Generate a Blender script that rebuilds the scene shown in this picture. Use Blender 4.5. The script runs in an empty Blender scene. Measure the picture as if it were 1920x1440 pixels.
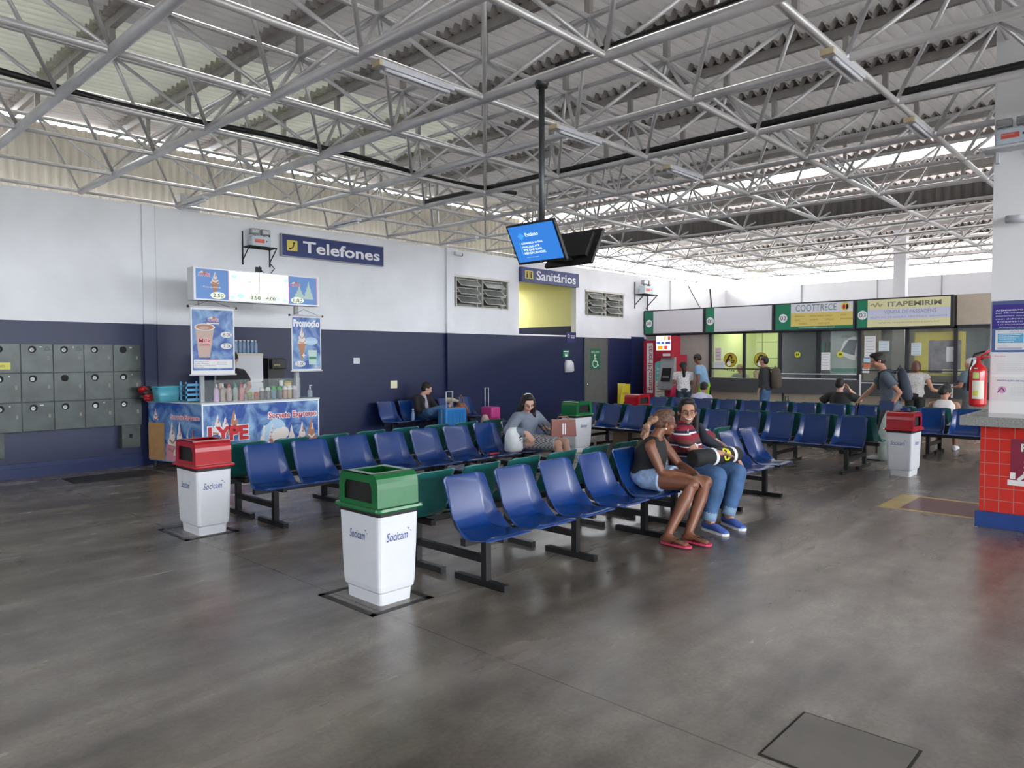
import bpy, bmesh, math, random
from mathutils import Vector, Matrix, Euler
random.seed(7)
S = bpy.context.scene
C = S.collection
PI = math.pi
R = math.radians

# ---------------------------------------------------------------- camera
cam_d = bpy.data.cameras.new('camera')
cam = bpy.data.objects.new('camera', cam_d); C.objects.link(cam)
YAW, PITCH, ROLL = R(43.14), R(-2.10), R(-0.15)
_F = Vector((math.cos(YAW), math.sin(YAW), 0)); _R = Vector((math.sin(YAW), -math.cos(YAW), 0)); _Z = Vector((0, 0, 1))
_f = _F*math.cos(PITCH)+_Z*math.sin(PITCH); _u = -_F*math.sin(PITCH)+_Z*math.cos(PITCH)
_r = _R*math.cos(ROLL)+_u*math.sin(ROLL); _u2 = -_R*math.sin(ROLL)+_u*math.cos(ROLL)
m = Matrix.Identity(4)
for k in range(3):
    m[k][0] = _r[k]; m[k][1] = _u2[k]; m[k][2] = -_f[k]
m[2][3] = 1.6
cam.matrix_world = m
cam_d.sensor_width = 36; cam_d.lens = 36*1360/1920; cam_d.clip_end = 500; cam_d.clip_start = 0.05
S.camera = cam

# ---------------------------------------------------------------- light
S.view_settings.view_transform = 'Standard'; S.view_settings.look = 'None'
S.view_settings.gamma = 1; S.view_settings.use_curve_mapping = False
S.view_settings.exposure = 0.08
w = bpy.data.worlds.new('world'); S.world = w; w.use_nodes = True
bg = w.node_tree.nodes['Background']; bg.inputs[0].default_value = (0.90, 0.95, 1.0, 1); bg.inputs[1].default_value = 17.0
sd = bpy.data.lights.new('sun', 'SUN'); sd.energy = 3.5; sd.angle = R(3); sd.color = (1, .97, .92)
sun = bpy.data.objects.new('sun', sd); C.objects.link(sun)
sun.rotation_euler = Vector((-.30, -.52, -1)).to_track_quat('-Z', 'Y').to_euler(); sun.location = (0, 0, 20)

# ---------------------------------------------------------------- materials
MATS = {}
def mat(name, col, rough=.5, metal=0., var=0., scale=8., bump=0., emit=0., coat=0., alpha=1., trans=0., spec=None, ecol=None):
    if name in MATS: return MATS[name]
    m = bpy.data.materials.new(name); m.use_nodes = True
    nt = m.node_tree; b = nt.nodes['Principled BSDF']
    c = (col[0], col[1], col[2], 1)
    b.inputs['Base Color'].default_value = c; b.inputs['Roughness'].default_value = rough; b.inputs['Metallic'].default_value = metal
    if coat: b.inputs['Coat Weight'].default_value = coat; b.inputs['Coat Roughness'].default_value = .08
    if spec is not None: b.inputs['Specular IOR Level'].default_value = spec
    if emit:
        b.inputs['Emission Color'].default_value = (ecol or col)[:3]+(1,) if len((ecol or col)) == 3 else (ecol or col)
        b.inputs['Emission Strength'].default_value = emit
    if alpha < 1: b.inputs['Alpha'].default_value = alpha
    if trans: b.inputs['Transmission Weight'].default_value = trans
    if var or bump:
        tc = nt.nodes.new('ShaderNodeTexCoord'); n = nt.nodes.new('ShaderNodeTexNoise')
        n.inputs['Scale'].default_value = scale; n.inputs['Detail'].default_value = 5
        nt.links.new(tc.outputs['Object'], n.inputs['Vector'])
        if var:
            r = nt.nodes.new('ShaderNodeMapRange'); r.inputs['From Min'].default_value = .3; r.inputs['From Max'].default_value = .7
            r.inputs['To Min'].default_value = 1-var; r.inputs['To Max'].default_value = 1+var
            nt.links.new(n.outputs[0], r.inputs['Value'])
            mx = nt.nodes.new('ShaderNodeVectorMath'); mx.operation = 'SCALE'; mx.inputs[0].default_value = c[:3]
            nt.links.new(r.outputs[0], mx.inputs['Scale']); nt.links.new(mx.outputs[0], b.inputs['Base Color'])
        if bump:
            bp = nt.nodes.new('ShaderNodeBump'); bp.inputs['Strength'].default_value = bump; bp.inputs['Distance'].default_value = .01
            nt.links.new(n.outputs[0], bp.inputs['Height']); nt.links.new(bp.outputs[0], b.inputs['Normal'])
    MATS[name] = m
    return m
def nodes_of(m): return m.node_tree, m.node_tree.nodes, m.node_tree.links, m.node_tree.nodes['Principled BSDF']

M = {}
M['white'] = mat('white paint', (.74, .75, .79), .55, var=.03, scale=1.5)
M['whiteplastic'] = mat('white plastic', (.66, .67, .71), .4, var=.02)
M['blue'] = mat('seat blue plastic', (.004, .036, .175), .24, var=.14, scale=5, coat=.35)
M['teal'] = mat('seat teal plastic', (.008, .10, .095), .3, var=.15, scale=6, coat=.4)
M['black'] = mat('black painted steel', (.008, .008, .009), .4)
M['blackp'] = mat('black plastic', (.012, .012, .013), .45)
M['red'] = mat('red plastic', (.38, .005, .012), .25, coat=.4, var=.05)
M['green'] = mat('green plastic', (.004, .13, .032), .27, coat=.4, var=.05)
M['steel'] = mat('galvanised steel tube', (.74, .73, .73), .38, metal=.35, var=.12, scale=3)
M['chrome'] = mat('chrome', (.75, .75, .77), .2, metal=1)
M['dark'] = mat('dark recess', (.01, .01, .01), .8)
M['navy'] = mat('navy sign', (.012, .028, .15), .4)
M['yellow'] = mat('sign yellow', (.75, .62, .12), .5)
M['paper'] = mat('paper', (.8, .8, .8), .7)
M['letter'] = mat('white lettering', (.85, .86, .9), .5)
M['inkblue'] = mat('blue ink', (.02, .06, .25), .5)
M['inkblack'] = mat('black ink', (.02, .02, .02), .5)
M['inkred'] = mat('red ink', (.62, .02, .03), .5)
M['grey'] = mat('grey metal', (.35, .36, .38), .4, var=.05)
M['glassclear'] = mat('clear pane', (.75, .85, .85), .03, alpha=.09)

# floor: polished concrete with stains, patches and saw joints
fm = mat('polished concrete', (.13, .115, .105), .3); M['floor'] = fm
nt, N, L, B = nodes_of(fm)
geo = N.new('ShaderNodeNewGeometry')
def noise(scale, detail=5, vec=None, dist=0.):
    n = N.new('ShaderNodeTexNoise'); n.inputs['Scale'].default_value = scale; n.inputs['Detail'].default_value = detail
    n.inputs['Distortion'].default_value = dist
    L.new(vec or geo.outputs['Position'], n.inputs['Vector']); return n
mp = N.new('ShaderNodeMapping'); mp.inputs['Rotation'].default_value = (0, 0, R(-25)); mp.inputs['Scale'].default_value = (.6, 2.2, 1)
L.new(geo.outputs['Position'], mp.inputs['Vector'])
n1 = noise(.9, 6, mp.outputs[0], .3); n2 = noise(5, 6); n3 = noise(45, 3)
cr = N.new('ShaderNodeValToRGB'); cr.color_ramp.elements[0].position = .30; cr.color_ramp.elements[0].color = (.085, .070, .058, 1)
cr.color_ramp.elements[1].position = .70; cr.color_ramp.elements[1].color = (.27, .235, .20, 1)
L.new(n1.outputs[0], cr.inputs[0])
def mul(a, bnode, lo, hi):
    r = N.new('ShaderNodeMapRange'); r.inputs['From Min'].default_value = .3; r.inputs['From Max'].default_value = .7
    r.inputs['To Min'].default_value = lo; r.inputs['To Max'].default_value = hi; L.new(bnode.outputs[0], r.inputs['Value'])
    v = N.new('ShaderNodeVectorMath'); v.operation = 'SCALE'; L.new(a, v.inputs[0]); L.new(r.outputs[0], v.inputs['Scale']); return v.outputs[0]
c_ = mul(cr.outputs[0], n2, .86, 1.14); c_ = mul(c_, n3, .9, 1.1)
sx = N.new('ShaderNodeSeparateXYZ'); L.new(geo.outputs['Position'], sx.inputs[0])
def joint(c, axis, at, width, per=None):
    a = N.new('ShaderNodeMath'); a.operation = 'SUBTRACT'; L.new(sx.outputs[axis], a.inputs[0]); a.inputs[1].default_value = at
    s = a
    if per:
        s = N.new('ShaderNodeMath'); s.operation = 'PINGPONG'; L.new(a.outputs[0], s.inputs[0]); s.inputs[1].default_value = per/2
    ab = N.new('ShaderNodeMath'); ab.operation = 'ABSOLUTE'; L.new(s.outputs[0], ab.inputs[0])
    l = N.new('ShaderNodeMath'); l.operation = 'GREATER_THAN'; L.new(ab.outputs[0], l.inputs[0]); l.inputs[1].default_value = width
    mr = N.new('ShaderNodeMapRange'); L.new(l.outputs[0], mr.inputs['Value']); mr.inputs['To Min'].default_value = .62; mr.inputs['To Max'].default_value = 1
    v = N.new('ShaderNodeVectorMath'); v.operation = 'SCALE'; L.new(c, v.inputs[0]); L.new(mr.outputs[0], v.inputs['Scale']); return v.outputs[0]
c_ = joint(c_, 0, 2.725, .006, 6.68)
L.new(c_, B.inputs['Base Color'])
rr = N.new('ShaderNodeMapRange'); L.new(n1.outputs[0], rr.inputs['Value']); rr.inputs['From Min'].default_value = .3; rr.inputs['From Max'].default_value = .7
rr.inputs['To Min'].default_value = .25; rr.inputs['To Max'].default_value = .28; L.new(rr.outputs[0], B.inputs['Roughness'])
bp = N.new('ShaderNodeBump'); bp.inputs['Strength'].default_value = .05; bp.inputs['Distance'].default_value = .01
L.new(n2.outputs[0], bp.inputs['Height']); L.new(bp.outputs[0], B.inputs['Normal'])

def two_tone(name, zsplit, low, high, rl=.42, rh=.6, xpatch=None):
    m = mat(name, high, rh); nt, N, L, B = nodes_of(m)
    g = N.new('ShaderNodeNewGeometry'); s = N.new('ShaderNodeSeparateXYZ'); L.new(g.outputs['Position'], s.inputs[0])
    gt = N.new('ShaderNodeMath'); gt.operation = 'GREATER_THAN'; L.new(s.outputs[2], gt.inputs[0]); gt.inputs[1].default_value = zsplit
    n = N.new('ShaderNodeTexNoise'); n.inputs['Scale'].default_value = 1.3; n.inputs['Detail'].default_value = 6; L.new(g.outputs['Position'], n.inputs['Vector'])
    mr = N.new('ShaderNodeMapRange'); L.new(n.outputs[0], mr.inputs['Value']); mr.inputs['From Min'].default_value = .3; mr.inputs['From Max'].default_value = .7
    mr.inputs['To Min'].default_value = .93; mr.inputs['To Max'].default_value = 1.05
    mx = N.new('ShaderNodeMix'); mx.data_type = 'RGBA'; L.new(gt.outputs[0], mx.inputs[0])
    mx.inputs[6].default_value = low+(1,); mx.inputs[7].default_value = high+(1,)
    v = N.new('ShaderNodeVectorMath'); v.operation = 'SCALE'; L.new(mx.outputs[2], v.inputs[0]); L.new(mr.outputs[0], v.inputs['Scale'])
    L.new(v.outputs[0], B.inputs['Base Color'])
    r2 = N.new('ShaderNodeMapRange'); L.new(gt.outputs[0], r2.inputs['Value']); r2.inputs['To Min'].default_value = rl; r2.inputs['To Max'].default_value = rh
    L.new(r2.outputs[0], B.inputs['Roughness'])
    n4 = N.new('ShaderNodeTexNoise'); n4.inputs['Scale'].default_value = 14; L.new(g.outputs['Position'], n4.inputs['Vector'])
    b = N.new('ShaderNodeBump'); b.inputs['Strength'].default_value = .25; b.inputs['Distance'].default_value = .006
    L.new(n4.outputs[0], b.inputs['Height']); L.new(b.outputs[0], B.inputs['Normal'])
    return m
M['wall'] = two_tone('two tone wall paint', 2.115, (.005, .013, .062), (.82, .83, .87))
M['wallyellow'] = two_tone('two tone corridor paint', 2.40, (.008, .018, .085), (.78, .76, .38))

# corrugated sheet: partly see-through to daylight
def sheet(name, col, trans, tcol):
    m = mat(name, col, .8, var=.12, scale=2.0); nt, N, L, B = nodes_of(m)
    out = [n for n in N if n.type == 'OUTPUT_MATERIAL'][0]
    t = N.new('ShaderNodeBsdfTranslucent'); t.inputs[0].default_value = tcol+(1,)
    mx = N.new('ShaderNodeMixShader'); mx.inputs[0].default_value = trans
    L.new(B.outputs[0], mx.inputs[1]); L.new(t.outputs[0], mx.inputs[2]); L.new(mx.outputs[0], out.inputs[0]); return m
M['roof'] = sheet('corrugated roof sheet', (.58, .54, .52), .012, (.9, .88, .85))
M['roofyellow'] = sheet('yellowish roof sheet', (.68, .67, .58), .02, (.95, .95, .84))  # paler, yellower sheet for the strip near the left wall
M['rooffar'] = sheet('pale roof sheet', (.72, .66, .64), .06, (.95, .88, .86))
M['siding'] = sheet('corrugated siding', (.56, .52, .45), .006, (.9, .85, .7))
M['sidingdark'] = sheet('dark siding', (.20, .18, .17), .01, (.5, .5, .5))  # darker sheet for the upper siding and the roof gap strips

# ---------------------------------------------------------------- mesh helpers
class MB:
    def __init__(s): s.v = []; s.f = []; s.m = []; s.mats = []; s.sm = []
    def mi(s, m):
        if m not in s.mats: s.mats.append(m)
        return s.mats.index(m)
    def add(s, vs, fs, m=None, smooth=False):
        o = len(s.v); s.v += [tuple(v) for v in vs]; i = s.mi(m) if m else 0
        for f in fs: s.f.append([q+o for q in f]); s.m.append(i); s.sm.append(smooth)
    def box(s, c, d, m=None, rot=None):
        c = Vector(c); x, y, z = [q/2 for q in d]
        vs = [Vector(p) for p in ((-x,-y,-z),(x,-y,-z),(x,y,-z),(-x,y,-z),(-x,-y,z),(x,-y,z),(x,y,z),(-x,y,z))]
        if rot is not None: vs = [rot @ v for v in vs]
        s.add([v+c for v in vs], [(0,3,2,1),(4,5,6,7),(0,1,5,4),(1,2,6,5),(2,3,7,6),(3,0,4,7)], m)
    def bx(s, a, b, m=None):
        s.box([(a[k]+b[k])/2 for k in range(3)], [abs(b[k]-a[k]) for k in range(3)], m)
    def tube(s, pts, r, m=None, n=8, smooth=True, cap=True):
        pts = [Vector(p) for p in pts]
        if not hasattr(r, '__len__'): r = [r]*len(pts)
        rings = []; prev = None
        for i, p in enumerate(pts):
            d = (pts[min(i+1, len(pts)-1)]-pts[max(i-1, 0)]).normalized()
            if prev is None:
                a = Vector((0, 0, 1)) if abs(d.z) < .9 else Vector((1, 0, 0)); u = d.cross(a).normalized()
            else:
                u = (prev-d*prev.dot(d)).normalized()
            prev = u; v = d.cross(u)
            rings.append([p+(u*math.cos(2*PI*k/n)+v*math.sin(2*PI*k/n))*r[i] for k in range(n)])
        s.rings(rings, m, smooth, cap)
    def rings(s, rings, m=None, smooth=True, cap=True):
        n = len(rings[0]); vs = [v for r in rings for v in r]; fs = []
        for i in range(len(rings)-1):
            for k in range(n):
                a = i*n+k; b = i*n+(k+1) % n; fs.append((a, b, b+n, a+n))
        s.add(vs, fs, m, smooth)
        if cap:
            o = len(s.v)-len(vs)
            s.f.append([o+k for k in range(n)][::-1]); s.m.append(s.mi(m) if m else 0); s.sm.append(False)
            s.f.append([o+(len(rings)-1)*n+k for k in range(n)]); s.m.append(s.mi(m) if m else 0); s.sm.append(False)
    def lathe(s, c, prof, m=None, n=16, axis=(0, 0, 1), smooth=True):
        c = Vector(c); ax = Vector(axis).normalized(); a = Vector((1, 0, 0)) if abs(ax.x) < .9 else Vector((0, 1, 0))
        u = ax.cross(a).normalized(); v = ax.cross(u)
        s.rings([[c+ax*z+(u*math.cos(2*PI*k/n)+v*math.sin(2*PI*k/n))*max(r, 1e-4) for k in range(n)] for r, z in prof], m, smooth)
    def ball(s, c, r, m=None, n=12, rot=None, smooth=True):
        c = Vector(c)
        if not hasattr(r, '__len__'): r = (r, r, r)
        h = max(6, n*2//3); rings = []
        for i in range(h+1):
            t = PI*i/h; rr = max(math.sin(t), 1e-3)
            ring = [Vector((r[0]*rr*math.cos(2*PI*k/n), r[1]*rr*math.sin(2*PI*k/n), -r[2]*math.cos(t))) for k in range(n)]
            if rot is not None: ring = [rot @ q for q in ring]
            rings.append([q+c for q in ring])
        s.rings(rings, m, smooth)
    def sections(s, secs, m=None, n=20, power=1., smooth=True):
        """secs: (centre, right vector scaled, forward vector scaled)"""
        rings = []
        for c, a, b in secs:
            c = Vector(c); a = Vector(a); b = Vector(b); ring = []
            for k in range(n):
                x = math.cos(2*PI*k/n); y = math.sin(2*PI*k/n)
                if power != 1: x = math.copysign(abs(x)**power, x); y = math.copysign(abs(y)**power, y)
                ring.append(c+a*x+b*y)
            rings.append(ring)
        s.rings(rings, m, smooth)
    def prism(s, poly, axis, lo, hi, m=None, smooth=False):
        """poly: 2D points in the two other axes"""
        def P(p, t):
            q = list(p); q.insert(axis, t); return q
        n = len(poly); vs = [P(p, lo) for p in poly]+[P(p, hi) for p in poly]
        fs = [(k, (k+1) % n, (k+1) % n+n, k+n) for k in range(n)]
        s.add(vs, fs, m, smooth); s.add(vs, [list(range(n))[::-1], [k+n for k in range(n)]], m)
    def build(s, name, m=None, parent=None, loc=None, bevel=0, fixn=True):
        me = bpy.data.meshes.new(name); me.from_pydata(s.v, [], s.f); me.update()
        if s.mats:
            for q in s.mats: me.materials.append(q)
            me.polygons.foreach_set('material_index', s.m)
        elif m: me.materials.append(m)
        me.polygons.foreach_set('use_smooth', s.sm)
        if fixn:
            b = bmesh.new(); b.from_mesh(me); bmesh.ops.recalc_face_normals(b, faces=b.faces); b.to_mesh(me); b.free()
        o = bpy.data.objects.new(name, me); C.objects.link(o)
        if parent is not None: o.parent = parent
        if loc: o.location = loc
        if bevel:
            md = o.modifiers.new('bevel', 'BEVEL'); md.width = bevel; md.segments = 2; md.limit_method = 'ANGLE'
        return o
def tag(o, label, cat, group=None):
    o['label'] = label; o['category'] = cat
    if group: o['group'] = group
    return o
def thing(name, label, cat, loc=(0, 0, 0), rz=0, group=None):
    o = bpy.data.objects.new(name, None); C.objects.link(o); o.location = loc; o.rotation_euler = (0, 0, rz); o.empty_display_size = .1
    return tag(o, label, cat, group)
def struct(o): o['kind'] = 'structure'; return o
def copy_tree(o, parent=None):
    c = o.copy(); C.objects.link(c)
    if parent: c.parent = parent
    for ch in list(o.children): copy_tree(ch, c)
    return c
_tc = {}
def text_verts(t, bold=0.):
    k = (t, bold)
    if k in _tc: return _tc[k]
    cu = bpy.data.curves.new('t', 'FONT'); cu.body = t; cu.offset = bold; cu.resolution_u = 3
    o = bpy.data.objects.new('t', cu); C.objects.link(o); bpy.context.view_layer.update()
    me = bpy.data.meshes.new_from_object(o.evaluated_get(bpy.context.evaluated_depsgraph_get()))
    vs = [tuple(v.co) for v in me.vertices]; fs = [tuple(p.vertices) for p in me.polygons]
    bpy.data.objects.remove(o); bpy.data.meshes.remove(me); bpy.data.curves.remove(cu)
    _tc[k] = (vs, fs); return _tc[k]
class Panel:
    """flat print on a plane: origin, right and up vectors (metres)"""
    def __init__(s, o, r, u, mb=None):
        s.o = Vector(o); s.r = Vector(r).normalized(); s.u = Vector(u).normalized(); s.n = s.r.cross(s.u); s.mb = mb or MB(); s.l = .0015
    def P(s, x, y, l=0): return s.o+s.r*x+s.u*y+s.n*(s.l+l)
    def poly(s, pts, m, l=0): s.mb.add([s.P(x, y, l) for x, y in pts], [list(range(len(pts)))], m)
    def rect(s, x0, y0, x1, y1, m, l=0): s.poly([(x0, y0), (x1, y0), (x1, y1), (x0, y1)], m, l)
    def disc(s, x, y, r, m, l=0, ry=None, n=20): s.poly([(x+r*math.cos(2*PI*k/n), y+(ry or r)*math.sin(2*PI*k/n)) for k in range(n)], m, l)
    def line(s, pts, w, m, l=0):
        for a, b in zip(pts, pts[1:]):
            d = Vector((b[0]-a[0], b[1]-a[1])); 
            if d.length < 1e-6: continue
            d.normalize(); q = Vector((-d.y, d.x))*w/2
            s.poly([(a[0]-q.x, a[1]-q.y), (b[0]-q.x, b[1]-q.y), (b[0]+q.x, b[1]+q.y), (a[0]+q.x, a[1]+q.y)], m, l)
    def text(s, t, x0, y0, x1, y1, m, l=.001, bold=0., shear=0., rot=False):
        vs, fs = text_verts(t, bold)
        ax = min(v[0] for v in vs); bx = max(v[0] for v in vs); ay = min(v[1] for v in vs); by = max(v[1] for v in vs)
        out = []
        for v in vs:
            p = (v[0]-ax)/(bx-ax); q = (v[1]-ay)/(by-ay)
            if rot: out.append(s.P(x1-(x1-x0)*q, y0+(y1-y0)*p, l))
            else: out.append(s.P(x0+(x1-x0)*p+shear*q, y0+(y1-y0)*q, l))
        s.mb.add(out, fs, m)
    def build(s, name, parent): return s.mb.build(name, None, parent, fixn=False)
# ================================================================ SETTING
b = MB(); b.bx((-60, -60, -.2), (60, 60, 0)); fl = struct(b.build('floor', M['floor']))
M['hatch'] = mat('hatch concrete', (.13, .115, .10), .4, var=.15, scale=4)
M['hatchgap'] = mat('hatch gap', (.02, .018, .016), .8)
b = MB(); b.bx((2.76, .76, 0), (3.24, 1.24, .003), M['hatchgap']); b.bx((2.772, .772, 0), (3.228, 1.228, .006), M['hatch'])
tag(b.build('floor_hatch'), 'square concrete inspection hatch cover set into the floor in the foreground', 'hatch')
b = MB(); b.bx((2.9, 10.35, 0), (4.0, 10.95, .003), M['hatchgap']); b.bx((2.92, 10.37, 0), (3.98, 10.93, .005), mat('dark hatch', (.045, .04, .036), .5, var=.1))
tag(b.build('floor_hatch'), 'dark rectangular hatch cover in the floor below the grey lockers', 'hatch')
# painted safety patch
M['maroon'] = mat('maroon floor paint', (.14, .022, .028), .3, var=.2, scale=5); M['fyellow'] = mat('yellow floor paint', (.55, .42, .12), .35, var=.15)
b = MB()
b.bx((8.27, 1.1, 0), (9.2, 2.42, .002), M['fyellow']); b.bx((8.34, 1.1, 0), (9.13, 2.22, .003), M['maroon'])
tag(b.build('floor_marking'), 'maroon rectangle with a yellow border painted on the floor before the counter', 'floor marking')

# left wall
b = MB(); Y0, Y1, ZT = 11.46, 11.62, 3.89
def wseg(x0, x1, z0=0, z1=ZT): b.bx((x0, Y0, z0), (x1, Y1, z1), M['wall'])
wseg(-14, 10.39); wseg(10.39, 12.10, 0, 2.675); wseg(10.39, 12.10, 3.345, ZT); wseg(12.10, 12.47)
wseg(12.47, 14.62, 0, 2.15); wseg(12.47, 14.62, 3.36, ZT); wseg(14.62, 15.0); wseg(15.0, 16.72, 0, 2.67); wseg(15.0, 16.72, 3.33, ZT); wseg(16.72, 22.7)
struct(b.build('wall_left'))
b = MB(); b.bx((14.62, 11.62, 0), (14.74, 17, 3.9)); b.bx((9, 16.9, 0), (14.7, 17, 3.9)); b.bx((12.3, 11.62, 0), (12.42, 17, 3.9)); struct(b.build('wall_corridor', M['wallyellow']))
b = MB(); b.bx((12.3, 11.62, 3.62), (14.7, 17, 3.7)); struct(b.build('ceiling_corridor', mat('corridor ceiling', (.42, .38, .22), .7)))
for k, (x0, x1, dp) in enumerate(((4.16, 4.30, .05), (4.36, 4.46, .02), (10.18, 10.38, .07), (19.15, 19.42, .05), (17.1, 17.7, .04))):
    b = MB(); b.bx((x0, Y0-dp, 0), (x1, Y0, ZT if k < 4 else 2.17), M['wall'] if k < 4 else mat('navy board', (.012, .025, .11), .35)); struct(b.build('trim_%d' % (k+1)))
b = MB(); b.bx((-14, Y0-.07, 0), (4.1, Y0, .13)); b.bx((-14, Y0-.03, .13), (4.1, Y0, .19)); struct(b.build('baseboard_left', mat('navy skirting', (.012, .025, .10), .35)))
b = MB(); b.bx((22.7, -14, 0), (22.85, 11.62, 3.84), M['white']); 
for y in (5.05, 6.7, 8.9): b.bx((22.68, y, 2.9), (22.7, y+.03, 3.84), M['grey'])
b.bx((22.68, -6, 3.02), (22.7, 10, 3.035), M['grey']); struct(b.build('wall_back'))
# back of the hall above the yellow corridor etc. siding
def corr(name, m, o, run, up, length, height, pitch=.13, amp=.02, n=6, kind=True):
    o = Vector(o); run = Vector(run); up = Vector(up); nrm = run.cross(up); b = MB(); vs = []; k = int(length/pitch*n)
    for i in range(k+1):
        t = i*pitch/n; a = amp*math.cos(2*PI*i/n)
        vs += [o+run*t+nrm*a, o+run*t+nrm*a+up*height]
    b.add(vs, [(2*i, 2*i+2, 2*i+3, 2*i+1) for i in range(k)], m, True); o = b.build(name, fixn=False); return struct(o) if kind else o
corr('wall_siding_left', M['siding'], (-6, 12.05, 3.5), (1, 0, 0), (0, 0, 1), 19.2, 1.47, amp=.032)
corr('wall_siding_upper', M['sidingdark'], (12.86, -14, 3.93), (0, 1, 0), (0, 0, 1), 26.0, .30, amp=.02)
corr('wall_siding_monitor', M['siding'], (13.75, -14, 4.62), (0, 1, 0), (0, 0, 1), 26.0, .42, amp=.02)
# columns
b = MB(); b.bx((19.2, 5.06, 0), (19.45, 5.33, 4.95), M['white']); struct(b.build('column'))
b = MB(); b.bx((14.7, 11.7, 3.5), (14.95, 11.95, 4.3), M['white']); struct(b.build('column'))
b = MB(); b.bx((4.75, 11.47, 3.89), (5.05, 11.75, 4.15), M['white']); struct(b.build('column'))
b = MB(); b.bx((8.5, .62, 0), (9.1, 1.465, 5.07), mat('pillar paint', (.88, .88, .88), .5)); struct(b.build('column'))

# the hall goes on behind the camera: unseen rear wall added to dim the reflections, open platform side under the same roof
b = MB(); b.bx((-14.2, -14, 0), (-14, 11.62, 5.0)); struct(b.build('wall_rear', M['wall']))
b = MB()
for x in (-12, -6, 0, 6, 12): b.bx((x, -13.9, 0), (x+.4, -13.5, 5.05))
struct(b.build('trim_platform_posts', M['white']))
b = MB(); b.bx((-60, -25, 0), (60, -24, 2.6)); struct(b.build('wall_unseen_opposite', mat('unseen opposite wall', (.22, .21, .20), .7, var=.2, scale=.3)))  # unseen wall added to cut the low sky from seat reflections
# ---------------------------------------------------------------- roof
X0, YG, A, AY = 2.031, 6.084, 1.336, 1.345
ZL, ZU, ZP = 3.95, 4.68, 5.0
def roofpart(name, i0, i1, y0, y1, z, m, m2=None, pitch=.14, n=6):
    b = MB(); cnt = int((y1-y0)/pitch*n)
    for i in range(i0, i1):
        xa = X0+(i+.5)*A-.10; xb = X0+(i+1.5)*A+.02; za = z+.03; zb = z+.085
        vs = []
        for q in range(cnt+1):
            t = y0+q*pitch/n; a = .052*math.cos(2*PI*q/n)
            vs += [(xa, t, za+a+.012), (xa, t, za+a), (xb, t, zb+a), (xb, t, zb+a+.012)]
        fs = []; fm_ = []
        for q in range(cnt):
            for s_ in range(3):
                f = (4*q+s_, 4*q+s_+1, 4*q+4+s_+1, 4*q+4+s_)
                yy = y0+q*pitch/n
                b.add([vs[w_] for w_ in f], [(0, 1, 2, 3)], m2 if (m2 and 8.1 < yy < 11.2 and xa < 7.2) else m, False)
    dk = M['sidingdark']
    for i in range(i0, i1+1): b.bx((X0+(i+.5)*A+.004, y0, z-.02), (X0+(i+.5)*A+.012, y1, z+.13), dk)  # dark strips close the sheet gaps and stand in for their shade
    me = b.build(name, fixn=False)
    bb = bmesh.new(); bb.from_mesh(me.data); bmesh.ops.remove_doubles(bb, verts=bb.verts, dist=1e-5); bb.to_mesh(me.data); bb.free()
    for p in me.data.polygons: p.use_smooth = True
    return struct(me)
roofpart('ceiling', -12, 8, -14, 12.12, ZP+.055, M['roof'], M['roofyellow'])
roofpart('ceiling_far', 8, 17, -14, 12.12, 4.72, M['rooffar'])

# ---------------------------------------------------------------- space frame
def bar(p, q, r, n=6):
    b = MB(); b.tube([p, q], r, None, n); return b
tr = thing('space_frame', 'silver tubular steel space frame hanging under the whole corrugated roof', 'roof truss')
def part(b, name, m, parent=tr): return b.build(name, m, parent)
JL = range(-8, 5); IL = range(-4, 15)
def zz(i): return ZU if i < 8 else 4.45
for j in JL: part(bar((X0-4.3*A, YG+j*AY, ZL), (X0+14*A, YG+j*AY, ZL), .030 if j <= 1 else .024), 'lower_chord', M['steel'])
for i in IL:
    r = .046 if i <= 2 else (.034 if i <= 5 else .026)
    part(bar((X0+i*A, YG-8*AY, ZL), (X0+i*A, YG+4*AY, ZL), r, 10), 'lower_chord', M['steel'])
for j in range(-8, 4): part(bar((X0-3.5*A, YG+(j+.5)*AY, ZU), (X0+7.5*A, YG+(j+.5)*AY, ZU), .024), 'upper_chord', M['steel'])
for i in range(-4, 14): part(bar((X0+(i+.5)*A, YG-7.5*AY, zz(i)), (X0+(i+.5)*A, YG+3.5*AY, zz(i)), .026), 'upper_chord', M['steel'])
_fv = Vector((_f.x, _f.y, _f.z))
def vis(p):
    d = Vector(p)-Vector((0, 0, 1.6)); z = d.dot(_fv)
    if z < .5: return 0
    x = 1360*d.dot(_r)/z; y = -1360*d.dot(_u2)/z
    return 1/z if abs(x) < 1000 and abs(y) < 780 else 0
dg = []
for i in range(-4, 14):
    for j in range(-8, 4):
        u = (X0+(i+.5)*A, YG+(j+.5)*AY, zz(i))
        for a, c in ((0, 0), (1, 0), (0, 1), (1, 1)):
            l = (X0+(i+a)*A, YG+(j+c)*AY, ZL); mid = [(u[k]+l[k])/2 for k in range(3)]; dg.append((vis(mid), u, l))
dg.sort(key=lambda t: -t[0])
for v, u, l in dg[:98]: part(bar(u, l, .021), 'diagonal_strut', M['steel'])
b = MB()
for v, u, l in dg[98:]: b.tube([u, l], .019, None, 5, cap=False)
o = part(b, 'diagonal_strut', M['steel']); o['kind'] = 'stuff'
b = MB()
for i in range(-4, 14):
    for j in range(-8, 5):
        b.ball((X0+i*A, YG+j*AY, ZL), (.055, .055, .04), None, 8)
        if j < 4: b.ball((X0+(i+.5)*A, YG+(j+.5)*AY, zz(i)), (.045, .045, .035), None, 8)
o = part(b, 'node_joint', M['steel']); o['kind'] = 'stuff'
M['purlin'] = mat('purlin steel', (.42, .40, .38), .5, metal=.3, var=.1)
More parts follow.
